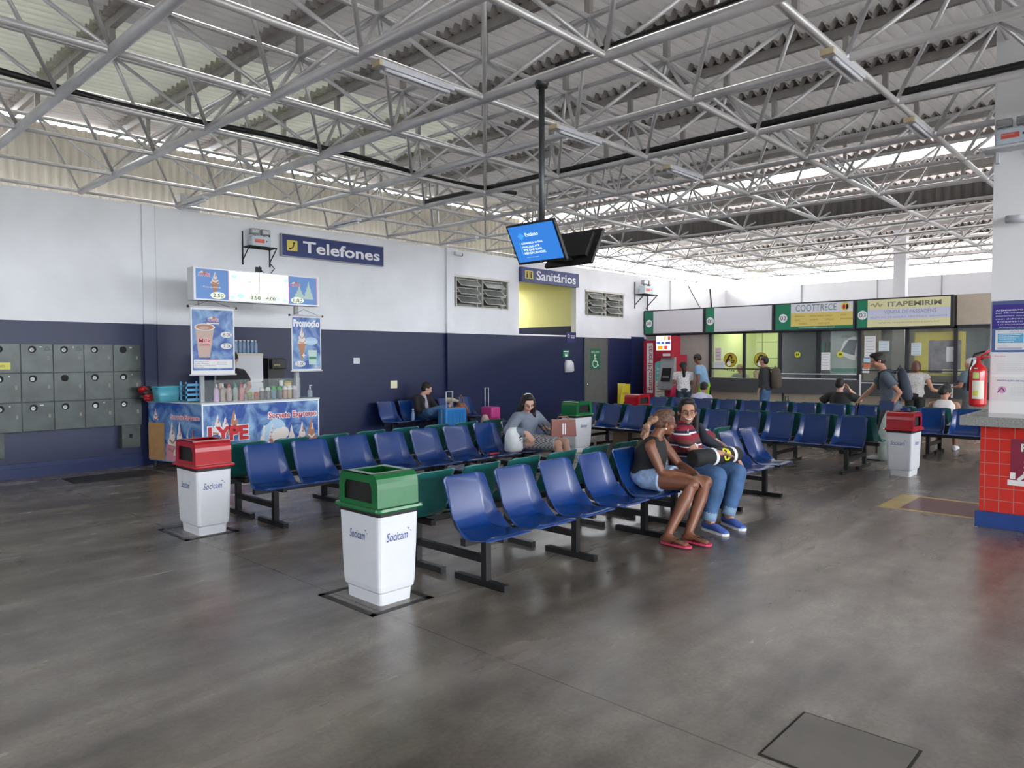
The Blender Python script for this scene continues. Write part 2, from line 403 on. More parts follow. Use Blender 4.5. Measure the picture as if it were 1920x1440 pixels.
for i in range(-4, 14):
    b = MB(); x = X0+(i+.5)*A; zt = ZP+.05 if i < 8 else 4.68; b.bx((x-.03, -8 if i < 8 else -6, zt-.10), (x+.03, 12.1, zt))
    for j in range(-8, 4): b.bx((x-.028, YG+(j+.5)*AY-.028, zz(i)), (x+.028, YG+(j+.5)*AY+.028, zt-.09))
    part(b, 'purlin', M['purlin'])
# conduits tied along the chords
def conduit(pts, r, label):
    b = MB(); b.tube(pts, r, None, 8); tag(b.build('cable_conduit', M['blackp']), label, 'cable conduit')
x = X0+4*A; conduit([(x+.03, -6, ZL+.09), (x+.03, YG-.1, ZL+.075), (x+.03, YG+2*AY, ZL+.08)], .034, 'black cable conduit crossing the right half of the roof frame')
y = YG+AY; conduit([(-3, y, ZL+.09)]+[(q, y+.02*math.sin(q*3), ZL+.07+.03*math.sin(q*1.7)) for q in [-.5+.5*k for k in range(18)]], .03, 'sagging black cable bundle along the left part of the roof frame')
y0 = YG-.2; conduit([(X0+2*A, -4, ZL+.08), (X0+2*A, 3.9, ZL+.07)], .014, 'thin black cable on the tube that carries the hanging screens')

# fluorescent fittings
def fitting(x0, x1, y, lab, along='x'):
    t = thing('light_fitting', lab, 'ceiling light', ((x0+x1)/2, y, ZL-.055), 0 if along == 'x' else PI/2, 'fluorescent fittings under the roof frame')
    L_ = abs(x1-x0)/2; b = MB(); b.sections([((-L_, 0, 0), (0, .06, 0), (0, 0, .02)), ((L_, 0, 0), (0, .06, 0), (0, 0, .02))], None, 4, smooth=False)
    b = MB(); b.bx((-L_, -.05, -.02), (L_, .05, .02)); b.build('housing', M['whiteplastic'], t)
    for s_ in (-1, 1):
        b = MB(); b.tube([(-L_+.04, s_*.03, -.035), (L_-.04, s_*.03, -.035)], .014, None, 8); b.build('tube', M['letter'], t)
    b = MB(); b.bx((-L_-.03, -.05, -.02), (-L_, .05, .025)); b.build('end_cap', mat('cream cap', (.7, .6, .38), .5), t)
    return t
for k, (xa, xb, yy, lab) in enumerate(((3.5, 4.25, 4.70, 'twin tube light fitting nearest the camera, high above the seats'), (5.65, 6.38, 4.70, 'twin tube light fitting behind the pole of the hanging screens'),
    (5.70, 6.40, 2.06, 'twin tube light fitting at the upper right, nearest the white pillar'), (7.76, 8.54, 4.68, 'small twin tube light fitting between the screens and the pillar'),
    (7.87, 8.55, 2.06, 'twin tube light fitting against the frame close above the emergency light on the pillar'))): fitting(xa, xb, yy, lab)
for k, (xx, ya, yb, lab) in enumerate(((4.62, 10.3, 11.0, 'bright tube light fitting over the wall to the left of the phone sign'), (7.12, 10.1, 10.9, 'bright tube light fitting over the phone sign'), (9.7, 10.0, 10.7, 'bright tube light fitting over the louvred window left of the toilets sign'))):
    t = thing('light_fitting', lab, 'ceiling light', (xx, (ya+yb)/2, ZL-.07), PI/2, 'fluorescent fittings under the roof frame')
    b = MB(); b.bx((-.36, -.05, -.01), (.36, .05, .03)); b.build('housing', M['whiteplastic'], t)
    b = MB(); b.tube([(-.34, 0, -.03), (.34, 0, -.03)], .02, None, 8); b.build('tube', M['letter'], t)

# ---------------------------------------------------------------- windows with tilting louvres
M['frame'] = mat('cream window frame', (.66, .64, .58), .5)
M['frost'] = mat('dusty glass', (.16, .17, .16), .25, var=.2, scale=6)
def louvre(n, x0, x1, z0, z1):
    t = bpy.data.objects.new('window_%d' % n, None); C.objects.link(t); t['kind'] = 'structure'; t.location = (x0, Y0, z0)
    W = x1-x0; H = z1-z0; b = MB()
    b.bx((-.02, -.03, H-.03), (W+.04, 0, H+.015)); b.bx((0, .01, 0), (W, .05, .03)); b.bx((0, .01, H-.03), (W, .05, H))
    for f in (0, .07, .43, .53, .88, 1): b.bx((f*W-.012, .0, 0), (f*W+.012, .05, H))
    b.bx((0, .02, H*.49), (W, .05, H*.52)); b.build('window_frame', M['frame'], t)
    b = MB(); b.bx((0, .06, 0), (W, .07, H)); b.build('pane', M['frost'], t)
    for xa, xb in ((.08, .43), (.54, .88)):
        for k in range(3):
            zc = H*(.90-.27*k)
            b = MB(); p = [(xa*W, .02, zc), (xb*W, .02, zc), (xb*W+.03, -.10, zc-.14), (xa*W+.03, -.10, zc-.14)]
            for q in range(4): b.tube([p[q], p[(q+1) % 4]], .009, M['frame'], 4)
            b.add([(a, c, d) for a, c, d in p], [(0, 1, 2, 3)], M['frost']); b.build('louvre', None, t, fixn=False)
louvre(1, 10.39, 12.10, 2.675, 3.345); louvre(2, 15.0, 16.72, 2.67, 3.33)
# grey accessible toilet door
t = bpy.data.objects.new('door_1', None); C.objects.link(t); t['kind'] = 'structure'; t.location = (14.97, Y0, 0)
b = MB(); b.bx((0, -.02, 0), (.96, .0, 2.08)); b.build('door_leaf', mat('grey door', (.11, .115, .11), .4, var=.1), t)
b = MB(); b.bx((-.03, -.03, 0), (0, 0, 2.11)); b.bx((.96, -.03, 0), (.99, 0, 2.11)); b.bx((-.03, -.03, 2.08), (.99, 0, 2.11)); b.build('door_frame', mat('grey frame', (.09, .095, .10), .4), t)
b = MB(); b.ball((.06, -.05, .9), .028, None, 10); b.build('door_handle', M['chrome'], t)
p = Panel((.22, -.02, 1.28), (1, 0, 0), (0, 0, 1)); p.rect(0, 0, .44, .55, mat('sign green', (.01, .13, .06), .4))
wm = M['letter']; p.text('EXCLUSIVO', .05, .43, .39, .48, wm)
p.disc(.20, .37, .03, wm, .001); p.line([(.20, .34), (.20, .21), (.29, .21), (.34, .10), (.37, .11)], .025, wm, .001); p.line([(.20, .28), (.28, .28)], .02, wm, .001)
arc = [(.21+.10*math.cos(a), .15+.10*math.sin(a)) for a in [R(120+12*k) for k in range(21)]]; p.line(arc, .022, wm, .001)
p.build('accessible_sign', t)

# ---------------------------------------------------------------- ticket booths
XB = 17.85
M['boothdark'] = mat('dark counter front', (.075, .078, .088), .45, var=.06)
M['beige'] = mat('beige panel', (.50, .43, .34), .6, var=.05)
M['mull'] = mat('dark mullion', (.025, .027, .035), .4)
b = MB(); b.bx((XB, -14, 0), (XB+.12, 9.42, .70)); b.bx((XB-.02, 7.42, 0), (XB, 7.46, .7), M['mull']); b.mats and None
b.mats = [M['mull'], M['beige']]; b.m = [1]*6+[0]*6
struct(b.build('wall_booth_base'))
b = MB(); b.bx((XB-.25, -14, .70), (XB+.3, 9.42, 1.05)); struct(b.build('trim_booth_counter', M['boothdark']))
b = MB(); b.bx((XB+.02, 9.45, 0), (XB+.1, 11.46, 2.24)); struct(b.build('wall_booth_blank', mat('grey beige board', (.40, .38, .35), .6, var=.04)))
b = MB()
for y in (10.4, 9.44, 8.48, 7.53, 6.58, 5.65, 4.65, 3.70, 2.4): b.bx((XB-.01, y-.035, 1.05 if y < 9.4 else .0), (XB+.06, y+.035, 2.26))
b.bx((XB-.01, -14, 2.20), (XB+.06, 11.46, 2.27)); b.bx((XB-.01, 7.53, 1.27), (XB+.05, 9.44, 1.30)); b.bx((XB-.01, -1, 1.27), (XB+.05, 5.65, 1.29)); struct(b.build('trim_booth_frame', M['mull']))
b = MB()
for za, zb in ((1.17, 1.19), (1.055, 1.075)): b.bx((XB-.03, 5.7, za), (XB-.01, 7.5, zb))
b.bx((XB-.27, 5.52, .70), (XB-.25, 5.56, 1.19)); b.bx((XB-.27, 4.7, .99), (XB-.25, 5.56, 1.01)); b.bx((XB-.27, 3.7, .99), (XB-.25, 4.5, 1.01)); b.bx((XB-.27, 3.68, .72), (XB-.25, 3.72, 1.01)); struct(b.build('trim_booth_rail', M['letter']))
b = MB(); b.bx((XB+.02, -14, 1.05), (XB+.026, 9.44, 2.2)); struct(b.build('window_3', M['glassclear']))
def booth(n, y0, y1, m, depth=2.6):
    b = MB(); b.bx((XB+depth, y0, 0), (XB+depth+.08, y1, 2.9)); b.bx((XB+.1, y0-.03, 0), (XB+depth, y0+.03, 2.9)); b.bx((XB+.1, y1-.03, 0), (XB+depth, y1+.03, 2.9)); b.bx((XB+.1, y0, 2.86), (XB+depth, y1, 2.92))
    b.bx((XB+.3, y0, .0), (XB+.34, y1, .7)); return struct(b.build('wall_booth_%d' % n, m))
booth(1, 7.55, 9.40, mat('lime booth wall', (.62, .68, .34), .6)); booth(2, 5.68, 7.50, mat('dull booth wall', (.16, .15, .145), .6, var=.1)); booth(3, 3.72, 5.62, mat('olive booth wall', (.22, .19, .10), .6, var=.2, scale=3)); booth(4, -14, 3.66, mat('grey booth wall', (.11, .11, .11), .6, var=.1))
b = MB(); b.bx((XB+.05, -14, 2.25), (XB+.12, 3.70, 2.92), M['beige']); struct(b.build('wall_booth_top', mat('pale board', (.66, .60, .56), .6)))
# booth interior fittings: tube lamps, partition lines, shelf
M['lampon'] = mat('lit tube', (.9, 1, .85), .5, emit=22)
for y0, y1, s_, lb in ((8.0, 9.1, 1, 'lit tube lamp on the ceiling of ticket booth 01'), (4.2, 5.0, 2, 'lit tube lamp on the ceiling of the booth under the yellow sign')):
    t = thing('tube_lamp', lb, 'lamp', (XB+1.3, (y0+y1)/2, 2.83)); h = (y1-y0)/2
    b = MB(); b.bx((-.06, -h, 0), (.06, h, .03)); b.build('housing', M['whiteplastic'], t)
    b = MB(); b.tube([(0, -h+.03, -.03), (0, h-.03, -.03)], .018, None, 8); b.build('tube', M['lampon'] if s_ == 1 else mat('dim tube', (1, .95, .8), .5, emit=5), t)
    l = bpy.data.lights.new('lamp_glow', 'AREA'); l.shape = 'RECTANGLE'; l.size = .1; l.size_y = h*2; l.energy = 26 if s_ == 1 else 8; l.color = (.95, 1, .85) if s_ == 1 else (1, .95, .8)
    q = bpy.data.objects.new('lamp_glow', l); C.objects.link(q); q.parent = t; q.location = (0, 0, -.07)
t = thing('tube_lamp', 'lit tube lamp inside the yellow corridor to the toilets', 'lamp', (13.9, 14.2, 3.55))
b = MB(); b.bx((-.6, -.06, 0), (.6, .06, .04)); b.build('housing', M['whiteplastic'], t)
b = MB(); b.tube([(-.55, 0, -.03), (.55, 0, -.03)], .02, None, 8); b.build('tube', mat('corridor tube', (1, .97, .72), .5, emit=26), t)
def lamp_light(t, e, sx, sy, col, z=-.08):
    l = bpy.data.lights.new('lamp_glow', 'AREA'); l.shape = 'RECTANGLE'; l.size = sx; l.size_y = sy; l.energy = e; l.color = col
    q = bpy.data.objects.new('lamp_glow', l); C.objects.link(q); q.parent = t; q.location = (0, 0, z)
lamp_light(t, 90, 1.1, .1, (1, .97, .75))
b = MB(); gl = mat('lime frame', (.10, .12, .07), .5)
for z in (1.3, 1.55, 2.0): b.bx((XB+1.7, 7.6, z), (XB+1.72, 8.9, z+.015))
for y in (8.3, 8.75, 8.0): b.bx((XB+1.7, y, 1.0), (XB+1.72, y+.015, 2.6))
tag(b.build('partition_frame', gl), 'thin dark partition frame standing inside the lime booth', 'partition')
# ================================================================ BENCHES
# side profile of the shell (y forward is negative, z up): top of back, down, curl, seat, front lip
PROF = [(.500, .765), (.494, .750), (.478, .70), (.462, .64), (.446, .58), (.430, .52), (.414, .465), (.392, .425), (.355, .402), (.30, .392), (.23, .388), (.16, .390), (.10, .396), (.05, .402), (.018, .400), (.0, .388)]
def seat_mesh():
    b = MB(); UU = [-1, -.96, -.85, -.72, -.70, -.68, -.45, -.2, 0, .2, .45, .68, .70, .72, .85, .96, 1]; nu = len(UU)-1; n = len(PROF); grid = []
    for j, (y, z) in enumerate(PROF):
        t = j/(n-1)
        a = PROF[max(j-1, 0)]; c = PROF[min(j+1, n-1)]; tx, tz = c[0]-a[0], c[1]-a[1]; l = math.hypot(tx, tz); ny, nz = tz/l, -tx/l   # normal away from the sitter
        if nz > 0: ny, nz = -ny, -nz
        back = max(0, min(1, (.55-t)/.25)); w_ = .205+.028*min(1, t*1.6)
        if j == 0: w_ -= .022
        if j == n-1: w_ -= .03
        if j == n-2: w_ -= .008
        row = []
        for i in range(nu+1):
            u = UU[i]; au = abs(u)
            cr_ = .70; e = max(0, (au-cr_)/(1-cr_))
            wing = (.016+.074*min(1, t/.5))*max(0, min(1, (.66-t)/.12)) + .012*max(0, min(1, (t-.5)/.1))
            if t > .9: wing *= .3
            dish = .010*(au/cr_)**2 if au < cr_ else .010
            x = u*w_*(1-.05*e*(wing > .03))
            sgn_ = -1 if t < .62 else 1            # sides fold towards the sitter on the back, down on the seat
            off = sgn_*e*wing - dish*.5
            yy = y+ny*off; zz_ = z+nz*off
            if j == 0: zz_ -= .020*max(0, (au-.8)/.2)**2
            row.append((x, yy, zz_))
        grid.append(row)
    th = .009; fr = [v for r in grid for v in r]; W = nu+1
    # thickness
    me = []
    for j in range(n):
        for i in range(W):
            p = Vector(grid[j][i]); px = Vector(grid[j][min(i+1, nu)])-Vector(grid[j][max(i-1, 0)]); py = Vector(grid[min(j+1, n-1)][i])-Vector(grid[max(j-1, 0)][i])
            me.append(tuple(p+px.cross(py).normalized()*-th))
    # make sure thickness goes downwards/backwards
    q = Vector(me[(n//2+3)*W+nu//2])-Vector(fr[(n//2+3)*W+nu//2])
    if q.z > 0: me = [tuple(Vector(a)*2-Vector(c)) for a, c in zip(fr, me)]
    fs = []; o = len(fr)
    for j in range(n-1):
        for i in range(nu):
            a = j*W+i; fs += [(a, a+1, a+W+1, a+W), (o+a, o+a+W, o+a+W+1, o+a+1)]
    for i in range(nu): fs += [(i, i+o, i+1+o, i+1), ((n-1)*W+i, (n-1)*W+i+1, (n-1)*W+i+1+o, (n-1)*W+i+o)]
    for j in range(n-1): fs += [(j*W, (j+1)*W, (j+1)*W+o, j*W+o), (j*W+nu, j*W+nu+o, (j+1)*W+nu+o, (j+1)*W+nu)]
    b.add(fr+me, fs, None, True)
    return b
_s = seat_mesh().build('seat', M['blue'])
md = _s.modifiers.new('sub', 'SUBSURF'); md.levels = 1; md.render_levels = 1
bpy.context.view_layer.update()
SEATB = bpy.data.meshes.new_from_object(_s.evaluated_get(bpy.context.evaluated_depsgraph_get())); bpy.data.objects.remove(_s)
for p_ in SEATB.polygons: p_.use_smooth = True
SEATG = SEATB.copy(); SEATG.materials.clear(); SEATG.materials.append(M['teal'])
PITCH_S = .505
def meshpart(name, mesh, parent, loc=(0, 0, 0), rz=0):
    o = bpy.data.objects.new(name, mesh); C.objects.link(o); o.parent = parent; o.location = loc; o.rotation_euler = (0, 0, rz); return o
def boxmesh(d):
    b = MB(); b.box((0, 0, 0), d); me = bpy.data.meshes.new('bar'); me.from_pydata(b.v, [], b.f); me.materials.append(M['black']); return me
LEGM = boxmesh((.05, .05, .32)); FOOTM = boxmesh((.05, .50, .045)); CROSS = boxmesh((.04, .74, .05)); SUP = boxmesh((.045, .38, .04))
def bench(loc, rz, label, n=5, double=True, sup=(.26, 1.27, 2.27)):
    t = thing('seat_bank', label, 'waiting bench', loc, rz, 'banks of moulded waiting seats')
    W = n*PITCH_S; bm_ = boxmesh((W-.10, .05, .05))
    for yb, rot in (((.26, 0), (.99, PI)) if double else ((.26, 0),)):
        meshpart('beam', bm_, t, (W/2, yb, .345))
    for k in range(n):
        x = (k+.5)*PITCH_S; meshpart('seat', SEATB, t, (x, 0, 0))
        if double:
            o = meshpart('seat', SEATG, t, (x, 1.25, 0), PI); o['label'] = 'teal seat facing the other way'
    for s_ in sup:
        if s_ > W: continue
        for yb in ((.25, 1.0) if double else (.25,)):
            meshpart('leg', LEGM, t, (s_, yb, .195)); 
        meshpart('foot', FOOTM, t, (s_, .30, .0225))
        if double: meshpart('foot', FOOTM, t, (s_, .95, .0225)); meshpart('crossbar', CROSS, t, (s_, .625, .19))
        meshpart('bracket', SUP, t, (s_, .25, .36)); 
        if double: meshpart('bracket', SUP, t, (s_, 1.0, .36))
    return t
bench((3.28, 3.32, 0), 0, 'nearest bank of five blue seats, starting beside the green-lidded bin')
bench((3.28+2.525, 3.32, 0), 0, 'bank of blue seats on which the two laughing women sit')
bench((3.22, 6.12, 0), 0, 'bank of blue seats starting beside the red-lidded bin at the left')
bench((3.22+2.525, 6.12, 0), 0, 'bank of blue seats on which the woman in the grey sweater sits', n=4, sup=(.26, 1.27, 1.9))
bench((8.20, 10.78, 0), 0, 'single row of seats against the navy wall with the young man and the cases', double=False)
bench((10.10, 8.22, 0), -PI/2, 'bank of blue seats between the far green-lidded bin and the braided woman')
bench((10.10, 8.22-2.525, 0), -PI/2, 'empty bank of blue seats behind the laughing women, ending near the right-hand bin')
bench((12.68, 8.35, 0), -PI/2, 'far bank of seats before the cash machine and the lime booth')
bench((12.68, 8.35-2.525, 0), -PI/2, 'far bank of seats on which the man in the black shirt rests')
bench((12.68, 8.35-5.05, 0), -PI/2, 'far bank of seats at the right, partly behind the tiled counter')

# ================================================================ BINS
def socicam(p, x0, y0, w_, h_):
    p.text('Socicam', x0, y0, x0+w_*.84, y0+h_*.8, M['inkblue'], .0015, 0, shear=w_*.05)
    a = w_
    p.poly([(x0+a*.80, y0+h_*.98), (x0+a*.92, y0+h_*.98), (x0+a*.92, y0+h_*.72), (x0+a*.89, y0+h_*.90)], M['inkblue'], .0015)
    p.poly([(x0+a*.92, y0+h_*.72), (x0+a*1.0, y0+h_*.72), (x0+a*1.0, y0+h_*.50), (x0+a*.98, y0+h_*.66)], M['inkblue'], .0015)
def make_bin(loc, rz, lid, label, logos=(1, 1)):
    t = thing('litter_bin', label, 'litter bin', loc, rz, 'white litter bins with coloured lids')
    def sq(hx, hy, z, r=.03):
        pts = []
        for cx, cy, a0 in ((hx-r, hy-r, 0), (-hx+r, hy-r, 90), (-hx+r, -hy+r, 180), (hx-r, -hy+r, 270)):
            for k in range(4): a = R(a0+30*k); pts.append(Vector((cx+r*math.cos(a), cy+r*math.sin(a), z)))
        return pts
    b = MB(); b.rings([sq(.128, .185, .0), sq(.132, .19, .075), sq(.132, .19, .08), sq(.145, .203, .095), sq(.150, .208, .13), sq(.158, .218, .40), sq(.162, .224, .60), sq(.162, .224, .62)], None, False)
    b.build('body', M['whiteplastic'], t)
    b = MB(); b.rings([sq(.166, .230, .615), sq(.168, .232, .65)], None, False); b.build('rim', M['blackp'], t)
    b = MB(); b.rings([sq(.188, .250, .645), sq(.192, .254, .655), sq(.188, .250, .672), sq(.17, .232, .676)], None, False)
    # arched hood, openings in both ends and in the top
    prof = [(.215, .672), (.213, .80)]+[(.150+.060*math.cos(R(a)), .838+.062*math.sin(R(a))) for a in (0, 30, 60, 90)]
    prof = prof+[(-y, z) for y, z in prof[::-1]]
    inn = [(y*.93, z-.012) for y, z in prof]
    X = .165
    n = len(prof)
    for q in range(n-1):
        if q == n//2-1:    # flat top: leave a rectangular hole
            (ya, z_), (yb, _) = prof[q], prof[q+1]
            for (x0, x1, y0, y1) in ((-X, X, ya, .12), (-X, X, -.12, yb), (-X, -.115, -.12, .12), (.115, X, -.12, .12)): b.bx((x0, min(y0, y1), z_-.008), (x1, max(y0, y1), z_))
            continue
        (y0, z0), (y1, z1) = prof[q], prof[q+1]; (a0, c0), (a1, c1) = inn[q], inn[q+1]
        b.add([(-X, y0, z0), (X, y0, z0), (X, y1, z1), (-X, y1, z1)], [(0, 1, 2, 3)], None, True); b.add([(-X, a0, c0), (X, a0, c0), (X, a1, c1), (-X, a1, c1)], [(0, 3, 2, 1)])
    hole = [(.150, .705), (.150, .80), (.125, .838), (-.125, .838), (-.150, .80), (-.150, .705)]
    for sx_ in (-X, X):
        outer = prof; hh = hole
        # frame around the hole: strips
        vs = [(sx_, y, z) for y, z in outer]+[(sx_, y, z) for y, z in hh]; o_ = len(outer)
        b.add(vs, [(0, o_, o_+5, n-1)], None); b.add(vs, [(0, 1, o_+1, o_), (n-1, o_+5, o_+4, n-2)], None)
        b.add(vs, [(1, 2, 3, o_+2, o_+1), (3, 4, o_+2), (4, 5, o_+2) if n > 9 else (3, 4, o_+2)], None)
        b.add(vs, [(n-2, o_+4, o_+3, n-4, n-3), (n-4, o_+3, n-5), (n-5, o_+3, n-6)], None)
        b.add(vs, [(5, n-6, o_+3, o_+2)], None)
    b.build('lid', lid, t)
    b = MB(); b.bx((-.15, -.2, .66), (.15, .2, .668)); b.bx((-.135, -.19, .668), (.135, .19, .842)); b.build('shade_fill', M['dark'], t)  # near-black block filling the hood, standing in for its inner shade
    if logos[0]:
        p = Panel((-.1605, .10, .44), (0, -1, 0), (-.02, 0, 1)); socicam(p, .0, 0, .20, .075); p.build('logo', t)
    if logos[1]:
        p = Panel((-.105, -.2195, .44), (1, 0, 0), (0, -.02, 1)); socicam(p, .0, 0, .20, .075); p.build('logo', t)
    if logos[1]:
        p = Panel((.1605, -.10, .44), (0, 1, 0), (.02, 0, 1)); socicam(p, .0, 0, .20, .075); p.build('logo', t)
    t.scale = (1, 1, .95)
    return t
make_bin((2.91, 3.955, 0), 0, M['green'], 'white bin with a green arched lid in the foreground, left of the nearest seats')
make_bin((2.925, 6.66, 0), 0, M['red'], 'white bin with a red lid at the left, before the ice cream stand')
make_bin((10.76, 2.82, 0), -PI/2, M['red'], 'white bin with a red lid at the right, in front of the walking man', (1, 1))
make_bin((9.74, 7.62, 0), -PI/2, M['green'], 'far white bin with a green lid, right of the woman in the grey sweater', (1, 1))
make_bin((12.35, 8.12, 0), -PI/2, M['red'], 'far white bin with a red lid in front of the red cash machine', (1, 1))
M['tape'] = mat('dark floor tape', (.025, .024, .022), .6)
for (x, y), lb in (((2.885, 3.965), 'dark taped square on the floor around the green-lidded bin'), ((2.885, 6.70), 'dark taped square on the floor around the red-lidded bin at the left')):
    b = MB(); hx, hy = .25, .31
    for a, c in (((-hx, -hy), (hx, -hy+.045)), ((-hx, hy-.045), (hx, hy)), ((-hx, -hy), (-hx+.045, hy)), ((hx-.045, -hy), (hx, hy))): b.bx((x+a[0], y+a[1], 0), (x+c[0], y+c[1], .002))
    tag(b.build('floor_tape', M['tape']), lb, 'floor tape')
# ================================================================ SIGNS ON THE LEFT WALL
t = thing('wall_sign', 'long navy wall sign reading Telefones with a yellow handset symbol', 'sign', (6.42, 11.42, 3.36))
b = MB(); b.bx((0, -.03, 0), (2.12, .04, .36)); b.build('board', M['navy'], t)
b = MB(); b.bx((-.012, -.035, -.012), (2.132, .035, 0)); b.bx((-.012, -.035, .36), (2.132, .035, .372)); b.bx((-.012, -.035, 0), (0, .035, .36)); b.bx((2.12, -.035, 0), (2.132, .035, .36)); b.build('edge_frame', M['grey'], t)
p = Panel((0, -.03, 0), (1, 0, 0), (0, 0, 1)); p.rect(.09, .09, .29, .27, M['yellow']); 
arc = [(.13+.09*math.cos(a)+.0, .21+.09*math.sin(a)-.0) for a in [R(-80+10*k) for k in range(10)]]; p.line(arc, .022, M['inkblack'], .001); p.disc(.145, .125, .02, M['inkblack'], .001); p.disc(.225, .225, .02, M['inkblack'], .001)
p.text('Telefones', .40, .08, 2.04, .285, M['letter'], .001, .022); p.build('lettering', t)
t = thing('wall_sign', 'navy sign reading Sanitarios over the entrance of the yellow corridor', 'sign', (12.47, 11.42, 3.36))
b = MB(); b.bx((0, -.05, 0), (2.15, .06, .34)); b.build('board', mat('violet navy sign', (.05, .06, .20), .4), t)
p = Panel((0, -.05, 0), (1, 0, 0), (0, 0, 1)); p.rect(.12, .08, .40, .27, M['yellow'])
for x in (.19, .33): p.disc(x, .225, .022, M['inkblack'], .001); p.poly([(x-.03, .10), (x+.03, .10), (x+.02, .20), (x-.02, .20)], M['inkblack'], .001)
p.rect(.255, .09, .265, .26, M['inkblack'], .001); p.text('Sanitários', .52, .07, 2.02, .29, M['letter'], .001, .018); p.build('lettering', t)
# plates on the navy wall
def plate(name, lab, x, z, w_, h_, m, draw=None, cat='wall plate', y=11.46):
    t = thing(name, lab, cat, (x, y, z)); b = MB(); b.bx((0, -.015, 0), (w_, 0, h_)); b.build('plate', m, t)
    if draw:
        p = Panel((0, -.015, 0), (1, 0, 0), (0, 0, 1)); draw(p, w_, h_); p.build('print', t)
    return t
plate('socket_plate', 'cream blank wall plate to the right of the hanging promotion banner', 7.88, 1.49, .14, .11, M['whiteplastic'])
plate('socket_plate', 'cream wall plate low on the navy wall above the empty seats', 8.74, 1.0, .16, .15, mat('cream plate', (.75, .70, .5), .5))
def d1(p, w_, h_): p.disc(.08, h_*.62, .045, M['letter']); p.disc(.08, h_*.62, .033, M['navy'], .001); p.line([(.05, h_*.62), (.11, h_*.62)], .01, M['letter'], .001); p.rect(.16, h_*.6, .33, h_*.7, M['letter']); p.rect(.18, h_*.42, .32, h_*.52, M['letter']); p.rect(.1, h_*.12, .22, h_*.18, M['inkblue'])
plate('no_smoking_plate', 'small dark blue prohibition plate high beside the toilet entrance', 14.22, 1.97, .38, .26, mat('plate blue', (.02, .025, .14), .4), d1)
def d2(p, w_, h_): p.rect(.03, h_*.75, w_-.03, h_*.88, M['letter']); p.rect(.06, h_*.55, w_-.06, h_*.62, M['letter']); p.poly([(w_*.35, h_*.1), (w_*.65, h_*.1), (w_*.72, h_*.42), (w_*.28, h_*.42)], M['letter'])
plate('hygiene_plate', 'small green plate with white print above the soap dispenser', 14.07, 1.60, .26, .18, mat('plate green', (.01, .20, .10), .4), d2)
b = MB(); b.sections([((14.27, 11.44, 1.22), (.12, 0, 0), (0, .06, 0)), ((14.27, 11.40, 1.26), (.14, 0, 0), (0, .09, 0)), ((14.26, 11.40, 1.45), (.14, 0, 0), (0, .08, 0)), ((14.25, 11.42, 1.53), (.09, 0, 0), (0, .05, 0))], None, 16, .7)
tag(b.build('soap_dispenser', M['whiteplastic']), 'white rounded dispenser fixed on the navy wall under the green plate', 'dispenser')

# emergency lights on brackets
def emlight(lab, loc, rz, s=1., bracket=True):
    t = thing('emergency_light', lab, 'emergency light', loc, rz)
    b = MB(); b.bx((-.17*s, -.20*s, .0), (.17*s, -.06*s, .17*s)); b.build('housing', mat('pale blue housing', (.58, .66, .72), .45), t, bevel=.008)
    p = Panel((-.12*s, -.20*s, .06*s), (1, 0, 0), (0, 0, 1)); p.rect(0, 0, .17*s, .06*s, mat('red label', (.75, .12, .09), .5)); p.rect(.20*s, .02*s, .215*s, .045*s, M['inkblack']); p.text('ILUMINAÇÃO', .01*s, .035*s, .12*s, .05*s, M['letter']); p.build('label_print', t)
    for x in (-.10*s, .09*s):
        b = MB(); b.bx((x-.075*s, -.19*s, .20*s), (x+.075*s, -.11*s, .29*s)); b.bx((x-.02*s, -.16*s, .17*s), (x+.02*s, -.12*s, .21*s), None); h = b.build('lamp_head', mat('lamp body grey', (.30, .32, .33), .4), t, bevel=.006)
        b = MB(); b.bx((x-.06*s, -.195*s, .215*s), (x+.06*s, -.188*s, .275*s)); b.build('lens', M['chrome'], h)
    b = MB()
    if bracket:
        for x in (-.24*s, .24*s):
            b.tube([(x, -.01, -.30*s), (x, -.01, .25*s)], .012*s, None, 6); b.tube([(x, -.25*s, -.01), (x, -.02, -.22*s)], .010*s, None, 6); b.tube([(x, -.25*s, -.01), (x, -.0, -.01)], .010*s, None, 6)
        for y in (-.25*s, -.13*s, -.01): b.tube([(-.24*s, y, -.01), (.24*s, y, -.01)], .010*s, None, 6)
        b.build('bracket', M['blackp'], t)
    else:
        b.bx((-.30*s, -.24*s, -.035), (.30*s, .02, -.012)); b.bx((-.19*s, -.05, -.14), (-.16*s, 0, -.02)); b.bx((.16*s, -.05, -.14), (.19*s, 0, -.02)); b.build('shelf', M['whiteplastic'], t)
    return t
emlight('white emergency light unit on a black wall bracket, left of the phone sign', (5.98, 11.46, 3.44), 0)
emlight('emergency light unit on a black bracket right of the second louvred window', (17.55, 11.43, 3.36), 0, 1.35)
emlight('large emergency light unit on a white shelf high on the white pillar', (8.5, 1.28, 3.62), -PI/2, .85, False)
b = MB(); b.tube([(6.02, 11.44, 3.14), (6.05, 11.4, 3.05), (6.2, 11.44, 3.0), (6.3, 11.44, 3.12), (6.22, 11.44, 3.2)], .008, None, 6); b.bx((5.96, 11.43, 3.02), (6.06, 11.46, 3.12))
tag(b.build('power_cord', M['blackp']), 'short black power cord and plug under the left emergency light', 'cord')
b = MB(); b.tube([(17.8, 11.42, 3.0), (18.2, 11.43, 2.7), (18.9, 11.44, 2.45)], .01, None, 6); b.tube([(20.2, 11.44, 3.8), (20.9, 11.44, 3.2), (21.5, 11.44, 2.95)], .01, None, 6); b.tube([(21.6, 11.44, 3.8), (21.75, 11.43, 2.95)], .02, None, 6)
